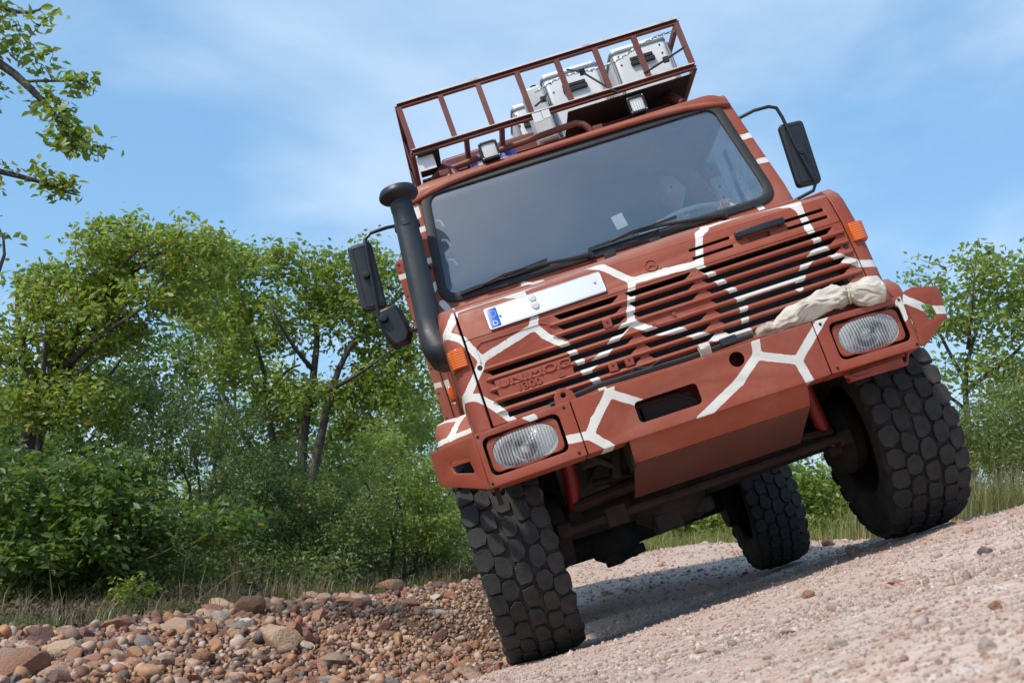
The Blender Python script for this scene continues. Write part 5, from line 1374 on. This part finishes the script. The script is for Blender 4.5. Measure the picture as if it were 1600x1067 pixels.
def plant(name, label, cat, base, stems, blobs, n, per, spread, size, mat, seed, group=None, twig=.008, shell=.3, wide=1., trunk_name='trunk', crown_name='crown', flat=.7, singles=0, droop=.35, jitter=.1):
    r_ = np.random.default_rng(seed)
    root = empty(name, base); tag(root, label, cat, group)
    mb, tips = grow(stems, blobs, n, r_, twig, jitter, shell=shell)
    P = leaf_points(tips, per, spread, r_, flat)
    off = np.array(tuple(base)); mb.v = [tuple(Vector(v) - base) for v in mb.v]
    me = bpy.data.meshes.new(trunk_name); me.from_pydata(mb.v, [], mb.f); me.shade_smooth(); me.materials.append(M['bark'])
    o = bpy.data.objects.new(trunk_name, me); COL.objects.link(o); o.parent = root
    P = P - off
    if singles:
        W_ = P + off; k = (np.abs(W_[:, 0]) < W_[:, 1] * .4132)
        el = (W_[:, 2] - Z0) / W_[:, 1]; k &= (el > -.118) & (el < .45)
        ix = np.where(k)[0]; ix = ix[np.argsort(W_[ix, 1])][:singles]
        for q in ix:
            v_ = int(r_.integers(0, 3)); key = (mat.name, v_)
            if key not in LEAFM:
                lo_ = leaves_mesh('leaf', np.zeros((1, 3)), 1.0, np.random.default_rng(v_), mat, None, tint_c=np.array([.5]))
                me_ = lo_.data; bpy.data.objects.remove(lo_)
                s_ = LEAF2.copy(); s_[:, 0] *= wide
                full = [(0, 0, 0), (.16 * wide, .18, .05), (.26 * wide, .42, .10), (.17 * wide, .75, .06), (0, 1, -.04), (-.17 * wide, .75, .06), (-.26 * wide, .42, .10), (-.16 * wide, .18, .05), (0, .45, 0)]
                me_ = bpy.data.meshes.new('leaf'); me_.from_pydata(full, [], [(i, (i + 1) % 8, 8) for i in range(8)]); me_.materials.append(mat)
                a_ = me_.attributes.new('tint', 'FLOAT', 'POINT'); a_.data.foreach_set('value', np.full(9, .3 + .2 * v_, np.float32))
                LEAFM[key] = me_
            lf_ = bpy.data.objects.new('leaf', LEAFM[key]); COL.objects.link(lf_); lf_.parent = root
            d = Vector(r_.normal(size=3)); d.z = d.z * .55 - droop; d.normalize()
            nn = Vector(r_.normal(0, .6, 3)) + Vector((0, 0, .8)); s_ = d.cross(nn).normalized(); nn = s_.cross(d)
            sc = size * r_.uniform(.75, 1.3)
            lf_.matrix_local = Matrix.Translation(Vector(P[q])) @ Matrix((s_, d, nn)).transposed().to_4x4() @ Matrix.Scale(sc, 4)
        P = np.delete(P, ix, 0)
    if len(P):
        tag(leaves_mesh(crown_name, P, size, r_, mat, root, droop, wide), kind='stuff')
    return root
LEAFM = {}

def path_px(pts, d, dj=0., seed=0):
    r_ = np.random.default_rng(seed); return [at(x, y, d + dj * r_.normal()) for x, y in pts]
# left leaning tree
D = 13.0; b0 = foot(30, 0, D)
plant('mopane_tree', 'leaning tree with dark swooping limbs at the far left of the thicket', 'tree', b0,
  [([b0] + path_px([(38, 760), (44, 670), (62, 620), (95, 580), (128, 505), (165, 460), (210, 420), (262, 385), (335, 368)], D + .1, .10, 1), .125, .012),
   ([b0 + Vector((.1, .1, 0))] + path_px([(52, 760), (66, 660), (90, 610), (128, 545), (160, 492), (205, 448), (255, 410), (290, 385), (345, 372)], D + .15, .12, 5), .050, .007), (path_px([(128, 505), (150, 450), (185, 420), (215, 385), (262, 372)], D - .2, .12, 6), .035, .007), (path_px([(62, 620), (40, 585), (30, 540), (52, 480), (85, 440)], D, .12, 8), .045, .008), (path_px([(95, 580), (120, 590), (150, 560), (205, 530), (240, 500)], D - .2, .12, 9), .030, .006), (path_px([(85, 600), (70, 560), (85, 520), (78, 480)], D - .2, .12, 12), .038, .008),
   ([at(60, 622, D), at(40, 560, D + .2), at(22, 480, D + .3), at(30, 430, D + .2)], .06, .012), ([at(95, 580, D), at(130, 540, D - .3), at(180, 505, D - .5), at(240, 470, D - .6)], .05, .01),
   ([at(165, 460, D), at(190, 425, D + .3), at(185, 380, D + .4), at(190, 365, D + .4)], .035, .008), ([at(210, 420, D), at(240, 410, D - .3), at(262, 425, D - .4), at(255, 475, D - .4)], .03, .008),
   ([at(44, 670, D), at(100, 640, D + .5), at(160, 600, D + .8), at(190, 560, D + .9)], .06, .012), ([at(62, 620, D), at(75, 560, D - .4), at(70, 500, D - .5)], .04, .01)],
  [blob(255, 378, 105, 28, D, .7), blob(165, 405, 40, 55, D, .7), blob(340, 410, 80, 42, D), blob(205, 350, 60, 18, D), blob(105, 455, 95, 45, D), blob(55, 435, 60, 28, D), blob(235, 455, 110, 48, D, .7), blob(50, 530, 70, 60, D), blob(150, 520, 90, 50, D, .7), blob(285, 345, 22, 20, D), blob(110, 625, 110, 50, D), blob(20, 600, 50, 70, D)],
  430, 32, .085, .086, M['leaf'], 31, 'trees along the track', .010)
# spreading tree in the middle with several stems
D = 16.5; b0 = foot(470, 0, D)
plant('mopane_tree', 'broad spreading tree with several bare stems behind the truck mirrors', 'tree', b0,
  [([b0, at(474, 770, D), at(470, 700, D), at(482, 625, D), at(490, 578, D), at(500, 520, D), at(478, 460, D + .3), at(470, 415, D + .3)], .10, .015),
   ([b0, at(485, 760, D - .2), at(503, 680, D - .2), at(516, 610, D - .2), at(540, 545, D - .3), (at(585, 495, D - .4)), at(640, 450, D - .4)], .10, .015),
   ([b0 + Vector((-.35, 0, 0)), at(440, 765, D + .3), at(428, 705, D + .3), at(415, 640, D + .3), at(418, 585, D + .3), at(395, 530, D + .5), at(385, 470, D + .5)], .085, .014),
   ([at(440, 765, D + .3), at(400, 720, D + .6), at(366, 655, D + .8), at(345, 600, D + .8), at(300, 560, D + .9)], .06, .012), ([at(415, 620, D + .3), at(450, 575, D), at(470, 570, D)], .03, .012),
   ([at(516, 610, D - .2), at(560, 585, D - .8), at(620, 540, D - 1.)], .04, .01), ([at(490, 578, D), at(445, 530, D - .7), at(420, 470, D - .9)], .04, .01)],
  [blob(480, 415, 120, 30, D, .75), blob(420, 455, 110, 55, D, .75), blob(560, 440, 100, 50, D, .75), blob(390, 405, 60, 22, D), blob(490, 500, 150, 55, D, .75), blob(615, 500, 70, 75, D, .75), blob(625, 590, 60, 60, D, .8), blob(340, 470, 60, 60, D, .75), blob(570, 390, 30, 16, D, .5), blob(330, 395, 60, 25, D + 1, .8), blob(620, 660, 50, 50, D, .8), blob(440, 395, 25, 14, D, .5), blob(400, 595, 70, 22, D, .5), blob(545, 640, 55, 50, D, .5), blob(590, 605, 50, 40, D, .5), blob(330, 560, 60, 40, D, .6), blob(440, 640, 70, 60, D + .6, .5), blob(380, 680, 60, 60, D + .6, .5), blob(545, 710, 50, 40, D + .4, .5), blob(470, 610, 60, 30, D - .3, .3)],
  610, 30, .11, .095, M['leaf'], 32, 'trees along the track', .010)
# tree right of the truck
D = 17.0; b0 = foot(1515, 0, D)
plant('mopane_tree', 'airy tree with a slim forked trunk right of the raised front tyre', 'tree', b0,
  [([b0, at(1516, 720, D), at(1510, 645, D), at(1506, 590, D), at(1512, 545, D), at(1535, 500, D), at(1550, 440, D)], .075, .012), ([at(1506, 592, D), at(1480, 550, D + .3), at(1460, 500, D + .3), at(1440, 460, D + .3)], .035, .008),
   ([at(1510, 640, D), at(1470, 605, D - .3), at(1425, 590, D - .4), at(1405, 555, D - .4)], .03, .007), ([at(1508, 610, D), at(1560, 575, D), at(1600, 540, D), at(1640, 480, D)], .04, .01), ([at(1512, 545, D), at(1520, 480, D - .4), at(1525, 410, D - .4)], .03, .007)],
  [blob(1500, 440, 70, 35, D, .75), blob(1430, 425, 38, 18, D, .5), blob(1545, 500, 60, 50, D, .75), blob(1530, 395, 35, 22, D, .6), blob(1590, 430, 60, 45, D, .9), blob(1460, 500, 45, 40, D, .7), blob(1430, 590, 30, 35, D, .5), blob(1600, 540, 70, 70, D, .75), blob(1540, 580, 60, 40, D, .8), blob(1640, 470, 60, 70, D, .9), blob(1475, 570, 30, 30, D, .5)],
  290, 19, .12, .105, M['leaf_far'], 33, 'trees along the track', .010)
# near tree at the left, only its hanging boughs reach into view
D = 8.2; b0 = foot(-330, 0, D)
plant('overhanging_tree', 'near tree whose leafy boughs hang in from the top left over the sky', 'tree', b0,
  [([b0, at(-330, 600, D), at(-320, 300, D), at(-280, 50, D), at(-260, -200, D)], .16, .06), ([at(-300, 130, D), at(-120, 40, D), at(0, 96, D), at(52, 138, D), at(88, 178, D), at(105, 225, D), at(150, 232, D)], .05, .005), ([at(40, 128, D), at(85, 130, D), at(120, 130, D), at(138, 128, D)], .012, .003),
   ([at(-320, 300, D), at(-120, 245, D), at(0, 274, D), at(60, 278, D), at(100, 295, D), at(125, 306, D)], .04, .004), ([at(-280, 50, D), at(-100, -30, D), at(0, 20, D), at(50, 22, D), at(70, 10, D)], .04, .005), ([at(-325, 480, D), at(-90, 500, D), at(-5, 445, D), at(10, 395, D), at(-4, 350, D)], .035, .006)],
  [blob(20, 50, 45, 45, D, .3), blob(65, 95, 45, 25, D, .25), blob(70, 150, 30, 20, D, .22), blob(100, 200, 28, 25, D, .22), blob(130, 232, 30, 10, D, .15), blob(20, 262, 30, 14, D, .2), blob(75, 280, 45, 14, D, .2), blob(0, 300, 25, 10, D, .15), blob(-60, 120, 60, 100, D, .4), blob(-60, 300, 50, 40, D, .4), blob(0, 365, 10, 18, D, .1), blob(112, 128, 22, 6, D, .1), blob(-40, 10, 70, 50, D, .4), blob(75, 15, 20, 18, D, .15)] + [blob(122, 128, 22, 9, D, .12)] * 5 + [blob(150, 232, 22, 9, D, .12)] * 6 + [blob(100, 292, 30, 10, D, .12)] * 4 + [blob(85, 175, 22, 22, D, .15)] * 5 + [blob(105, 215, 20, 20, D, .15)] * 5,
  230, 8, .045, .075, M['leaf'], 34, None, .006, singles=290)
# near broadleaf shrub at the left
D = 11.3; b0 = foot(110, 0, D)
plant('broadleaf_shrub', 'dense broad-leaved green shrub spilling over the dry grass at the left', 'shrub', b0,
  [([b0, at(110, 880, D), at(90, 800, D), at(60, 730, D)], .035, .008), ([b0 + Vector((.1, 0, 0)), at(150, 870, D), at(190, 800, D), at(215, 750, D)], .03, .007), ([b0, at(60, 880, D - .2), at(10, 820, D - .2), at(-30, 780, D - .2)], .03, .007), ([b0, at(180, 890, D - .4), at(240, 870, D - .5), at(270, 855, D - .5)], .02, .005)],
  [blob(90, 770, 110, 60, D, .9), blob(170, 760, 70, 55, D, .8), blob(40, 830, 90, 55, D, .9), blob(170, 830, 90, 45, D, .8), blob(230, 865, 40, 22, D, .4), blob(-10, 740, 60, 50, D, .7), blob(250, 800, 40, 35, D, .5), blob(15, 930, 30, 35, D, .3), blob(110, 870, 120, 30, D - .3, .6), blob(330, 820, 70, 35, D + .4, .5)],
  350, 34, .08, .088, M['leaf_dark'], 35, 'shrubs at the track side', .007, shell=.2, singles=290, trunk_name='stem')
# feathery thorn bushes
def thorn(c, r0, d, lb, blobs, n, seed, mat='leaf_fine', size=.040, per=60, spr=.07, stems=None):
    b0 = foot(c, 0, d)
    st = stems or [([b0 + Vector((r_x, 0, 0)), at(c + r_x * 60, r0 + 120, d), at(c + r_x * 260, r0 + 40, d + .3 * r_x), at(c + r_x * 420, r0 - 20, d)], .03, .005) for r_x in (-.25, -.08, .1, .28)]
    plant('thorn_bush', lb, 'bush', b0, st, blobs, n, per, spr, size, M[mat], seed, 'bushes at the track side', .007, shell=.1, trunk_name='stem', jitter=.14)
D = 13.2
thorn(320, 640, D, 'dark feathery thorn bush with bare grey twigs beside the broad-leaved shrub', [blob(300, 650, 120, 50, D, 1.), blob(350, 720, 110, 60, D, 1.), blob(260, 690, 90, 60, D, .9), blob(400, 780, 90, 60, D, .9), blob(310, 810, 80, 50, D, .8), blob(230, 610, 60, 30, D, .6)], 300, 41, 'leaf_fine', .038, 52)
D = 13.8
thorn(500, 740, D, 'low grey-green feathery bush under the bare stems of the spreading tree', [blob(470, 780, 80, 55, D, .8), blob(540, 800, 80, 50, D, .8), blob(500, 835, 110, 35, D, .7), blob(440, 720, 40, 30, D, .5)], 220, 42, 'leaf_fine', .042, 55)
D = 14.6
thorn(640, 720, D, 'fresh green feathery bush close behind the left front tyre', [blob(610, 760, 70, 55, D, .8), blob(670, 770, 60, 70, D, .8), blob(640, 830, 90, 40, D, .7), blob(700, 830, 50, 45, D, .6), blob(600, 690, 40, 30, D, .5)], 220, 43, 'leaf_far', .048, 50)
D = 20.0
thorn(640, 620, D, 'tall pale green bush behind the fresh green feathery one', [blob(600, 660, 90, 70, D, 1.4), blob(660, 620, 60, 60, D, 1.), blob(690, 720, 70, 80, D, 1.), blob(580, 740, 80, 60, D, 1.)], 230, 44, 'leaf_far', .085, 36, .12)
# thicket behind, each plant on its own
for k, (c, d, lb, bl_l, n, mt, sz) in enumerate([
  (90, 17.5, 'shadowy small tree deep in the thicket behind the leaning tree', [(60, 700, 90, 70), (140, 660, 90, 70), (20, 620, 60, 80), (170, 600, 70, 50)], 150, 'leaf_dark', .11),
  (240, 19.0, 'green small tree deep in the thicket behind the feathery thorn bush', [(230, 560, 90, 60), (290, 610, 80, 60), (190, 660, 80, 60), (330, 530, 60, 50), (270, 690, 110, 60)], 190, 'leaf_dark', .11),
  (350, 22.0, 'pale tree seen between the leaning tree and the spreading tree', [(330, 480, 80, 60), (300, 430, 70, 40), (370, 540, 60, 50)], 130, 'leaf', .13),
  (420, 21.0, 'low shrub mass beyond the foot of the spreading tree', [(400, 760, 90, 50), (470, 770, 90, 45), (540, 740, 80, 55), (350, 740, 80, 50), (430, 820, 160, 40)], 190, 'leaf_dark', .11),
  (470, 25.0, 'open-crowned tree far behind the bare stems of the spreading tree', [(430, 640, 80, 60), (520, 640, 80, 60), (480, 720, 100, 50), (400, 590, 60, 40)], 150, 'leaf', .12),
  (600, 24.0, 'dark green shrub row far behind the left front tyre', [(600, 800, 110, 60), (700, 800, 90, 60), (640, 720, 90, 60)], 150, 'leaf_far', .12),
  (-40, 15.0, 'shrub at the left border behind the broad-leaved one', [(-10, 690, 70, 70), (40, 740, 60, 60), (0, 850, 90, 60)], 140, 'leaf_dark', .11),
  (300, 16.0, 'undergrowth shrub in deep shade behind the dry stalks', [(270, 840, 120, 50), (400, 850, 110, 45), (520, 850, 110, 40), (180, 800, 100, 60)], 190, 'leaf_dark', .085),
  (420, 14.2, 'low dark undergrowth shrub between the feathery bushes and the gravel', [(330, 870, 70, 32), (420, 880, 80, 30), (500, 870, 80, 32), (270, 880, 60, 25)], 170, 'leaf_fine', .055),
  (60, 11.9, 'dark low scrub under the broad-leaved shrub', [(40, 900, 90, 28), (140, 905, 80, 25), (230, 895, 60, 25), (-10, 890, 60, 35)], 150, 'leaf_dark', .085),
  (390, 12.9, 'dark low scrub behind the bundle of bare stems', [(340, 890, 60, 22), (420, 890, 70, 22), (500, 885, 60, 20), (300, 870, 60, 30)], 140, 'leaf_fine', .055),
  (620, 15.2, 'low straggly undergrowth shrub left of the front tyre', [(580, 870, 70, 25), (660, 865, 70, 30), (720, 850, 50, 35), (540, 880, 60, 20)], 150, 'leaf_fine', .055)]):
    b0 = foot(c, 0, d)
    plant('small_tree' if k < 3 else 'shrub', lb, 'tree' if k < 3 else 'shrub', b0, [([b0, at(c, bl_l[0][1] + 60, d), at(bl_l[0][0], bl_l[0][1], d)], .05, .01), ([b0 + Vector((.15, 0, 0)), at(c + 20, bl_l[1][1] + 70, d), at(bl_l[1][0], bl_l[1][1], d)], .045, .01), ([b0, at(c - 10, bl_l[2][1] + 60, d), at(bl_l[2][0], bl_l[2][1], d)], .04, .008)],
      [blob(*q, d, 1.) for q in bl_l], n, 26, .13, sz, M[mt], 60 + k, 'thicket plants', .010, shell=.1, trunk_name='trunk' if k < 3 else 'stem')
# right of and beyond the truck
for k, (c, d, lb, bl_l, n, mt, sz, per) in enumerate([
  (1560, 15.0, 'bushy green shrub right of the raised front tyre', [(1520, 660, 50, 40), (1590, 650, 60, 50), (1480, 700, 40, 40), (1550, 720, 70, 40), (1620, 700, 60, 50)], 230, 'leaf_fine', .055, 52),
  (1640, 19.0, 'darker shrub behind the dry grass at the right border', [(1600, 620, 60, 40), (1640, 680, 60, 60), (1540, 690, 60, 50)], 130, 'leaf_far', .10, 36),
  (1290, 17.0, 'sunny green bush seen under the truck between the right tyres', [(1270, 770, 50, 45), (1320, 790, 50, 45), (1230, 740, 50, 40), (1360, 760, 50, 60), (1290, 830, 60, 20)], 200, 'leaf_far', .085, 46),
  (1060, 24.0, 'green bush beyond the road seen under the truck axle', [(1050, 820, 60, 40), (1110, 800, 60, 45), (990, 840, 60, 30), (1150, 820, 40, 40)], 170, 'leaf_far', .11, 40),
  (930, 30.0, 'distant hazy green bush row beyond the road crest', [(940, 840, 60, 30), (1000, 830, 60, 30), (880, 850, 50, 30)], 130, 'leaf_far', .14, 36),
  (1420, 22.0, 'green bush hidden mostly behind the raised front tyre', [(1400, 700, 60, 50), (1450, 680, 50, 50), (1340, 760, 50, 50)], 130, 'leaf_far', .11, 36),
  (760, 27.0, 'dull green bush far behind the left front tyre', [(740, 820, 50, 50), (790, 830, 50, 40), (830, 800, 60, 50)], 110, 'leaf_far', .13, 36)]):
    b0 = foot(c, 0, d)
    plant('shrub', lb, 'shrub', b0, [([b0, at(c, bl_l[0][1] + 40, d), at(bl_l[0][0], bl_l[0][1], d)], .03, .008), ([b0 + Vector((.2, 0, 0)), at(c + 20, bl_l[1][1] + 40, d), at(bl_l[1][0], bl_l[1][1], d)], .03, .008), ([b0 - Vector((.2, 0, 0)), at(bl_l[2][0], bl_l[2][1], d)], .03, .006)],
      [blob(*q, d, .9) for q in bl_l], n, per, .11, sz, M[mt], 80 + k, 'bushes beyond the road', .008, shell=.1, trunk_name='stem')

# far woodland that closes the horizon, one mass
r_ = np.random.default_rng(5); pts = []
n = 26000
x = r_.uniform(-42, 48, n); y = r_.uniform(34, 62, n); hmax = 2.2 + .8 * _wave(x, y, 6, .5)
z = h1(0, 60) + r_.uniform(0, 1, n) ** .8 * np.clip(hmax, .8, 4)
tag(leaves_mesh('far_woodland', np.c_[x, y, z], .34, r_, M['leaf_far'], None), kind='stuff')

# grass
def blades(name, base, hgt, wid, r_, mat, lean=.45, tint=.5):
    n = len(base); a = r_.uniform(0, 6.283, n); l_ = np.abs(r_.normal(lean, .25, n))
    dx, dy = np.cos(a), np.sin(a)
    lv = []
    for t_, w in ((0, 1.), (.5, .8), (1., .08)):
        c = base + np.c_[dx * l_ * hgt * t_ ** 2, dy * l_ * hgt * t_ ** 2, hgt * t_ * (1 - .25 * l_ * t_)]
        s = np.c_[-dy, dx, 0 * dx] * (wid * w)[:, None]
        lv += [c - s, c + s]
    V = np.stack(lv, 1); i = np.arange(n)[:, None] * 6
    Fc = np.concatenate([i + np.array(q) for q in ([0, 1, 3], [0, 3, 2], [2, 3, 5], [2, 5, 4])], 1).reshape(-1, 3)
    return tag(np_mesh(name, V.reshape(-1, 3), Fc, mat, tint=np.repeat(np.clip(r_.normal(tint, .22, n), 0, .95), 6)), kind='stuff')
r_ = np.random.default_rng(17)
def tufts(nt_, region, per, spread):
    C = region(nt_); P = np.repeat(C, per, 0) + r_.normal(0, spread, (len(C) * per, 2))
    return np.c_[P, HR(P[:, 0], P[:, 1])]
def border(n):
    x = r_.uniform(-5.6, .2, n); y = bank_far(x) + np.abs(r_.normal(0, .55, n)) - .12
    return np.c_[x, y]
p = tufts(95, border, 22, .05); blades('dry_grass', p, r_.uniform(.06, .30, len(p)), r_.uniform(.0016, .0035, len(p)), r_, M['grass_dry'], .55, .4)
p = tufts(110, border, 26, .05); blades('green_grass', p, r_.uniform(.05, .20, len(p)), r_.uniform(.002, .004, len(p)), r_, M['grass_green'], .5, .45)
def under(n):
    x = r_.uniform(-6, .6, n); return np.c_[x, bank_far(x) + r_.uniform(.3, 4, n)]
p = tufts(110, under, 12, .12); blades('shade_tinted_grass', p, r_.uniform(.10, .45, len(p)), r_.uniform(.0018, .004, len(p)), r_, M['grass_dry'], .6, .1)  # low tint puts the overhanging bushes' shade into the blade colour
def right(n):
    x = r_.uniform(3.6, 6.6, n); y = r_.uniform(9.5, 13.5, n); return np.c_[x, y]
p = tufts(200, right, 20, .09); blades('tall_dry_grass', p, r_.uniform(.20, .70, len(p)), r_.uniform(.0025, .005, len(p)), r_, M['grass_dry'], .35, .35)
p = tufts(420, right, 22, .10); blades('tall_green_grass', p, r_.uniform(.2, .55, len(p)), r_.uniform(.003, .006, len(p)), r_, M['grass_green'], .35, .5)
def behind(n):
    x = r_.uniform(.2, 5.2, n); y = 16.2 + r_.uniform(0, 3, n) - .75 * np.clip(x - 1.5, 0, 3); return np.c_[x, y]
p = tufts(420, behind, 20, .10); blades('roadside_grass', p, r_.uniform(.10, .38, len(p)), r_.uniform(.003, .006, len(p)), r_, M['grass_green'], .4, .65)
# yellow weed and tall seed stalks at the edge of the gravel
def weed(c, d, h_, lb):
    b0 = foot(c, 0, d, .01); r2 = np.random.default_rng(int(c))
    st = [([b0 + Vector((r2.normal(0, .03), 0, 0)), b0 + Vector((r2.normal(0, .09), r2.normal(0, .06), h_ * .6)), b0 + Vector((r2.normal(0, .16), r2.normal(0, .08), h_))], .006, .002) for _ in range(5)]
    plant('weed', lb, 'plant', b0, st, [((b0.x, b0.y, b0.z + h_ * .6), (.20, .14, h_ * .5))], 34, 12, .035, .055, M['weed'], int(c), None, .003, trunk_name='stem', crown_name='foliage')
weed(212, 10.0, .30, 'bright yellow-green weed at the edge of the gravel bank')
for c, d, px1, py1, lb in ((262, 10.1, 350, 912, 'pale dry stalk arching to the right over the gravel edge'), (90, 10.4, 58, 842, 'thin dry stalk leaning in front of the broad-leaved shrub'), (285, 10.3, 292, 858, 'upright dry stalk beside the yellow-green weed'), (300, 10.6, 430, 880, 'long bent dry stalk behind the egg-shaped boulder'), (370, 10.9, 365, 845, 'bundle of bare dry stems above the egg-shaped boulder')):
    b0 = foot(c, 0, d, .0); e = at(px1, py1, d); mid = b0.lerp(e, .5) + Vector((.0, .05, .10))
    st_ = MB()
    for k in range(1 if 'bundle' not in lb else 6):
        j_ = Vector(r_.normal(0, .05 if k else 0, 3)); st_.tube([b0, mid + j_ * .6, e + j_ * 2], [.006, .0045, .0025], 5)
    for k in range(4): q = mid.lerp(e, .2 + .2 * k); st_.tube([q, q + Vector((r_.normal(0, .05), r_.normal(0, .04), .06))], [.003, .001], 4)
    tag(st_.build('dry_stalk', M['grass_dry'], None), lb, 'plant', 'dry stalks at the gravel edge')
# fallen twigs and leaf litter in the shade
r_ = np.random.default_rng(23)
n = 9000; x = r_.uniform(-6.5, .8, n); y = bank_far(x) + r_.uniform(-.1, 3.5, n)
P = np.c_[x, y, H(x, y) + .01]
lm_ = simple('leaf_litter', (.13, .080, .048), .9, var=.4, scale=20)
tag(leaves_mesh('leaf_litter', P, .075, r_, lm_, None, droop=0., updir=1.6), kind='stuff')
tw = MB()
for k in range(260):
    x = r_.uniform(-5.5, .5); y = float(bank_far(x)) + r_.uniform(.1, 3); a = r_.uniform(0, 6.28); L = r_.uniform(.1, .5); z = h1(x, y) + .015
    tw.tube([(x, y, z), (x + math.cos(a) * L * .5, y + math.sin(a) * L * .5, z + r_.uniform(0, .12)), (x + math.cos(a) * L, y + math.sin(a) * L, z + r_.uniform(0, .10))], [.007, .005, .002], 4, cap=False)
tag(tw.build('fallen_twigs', M['bark'], None), kind='stuff')
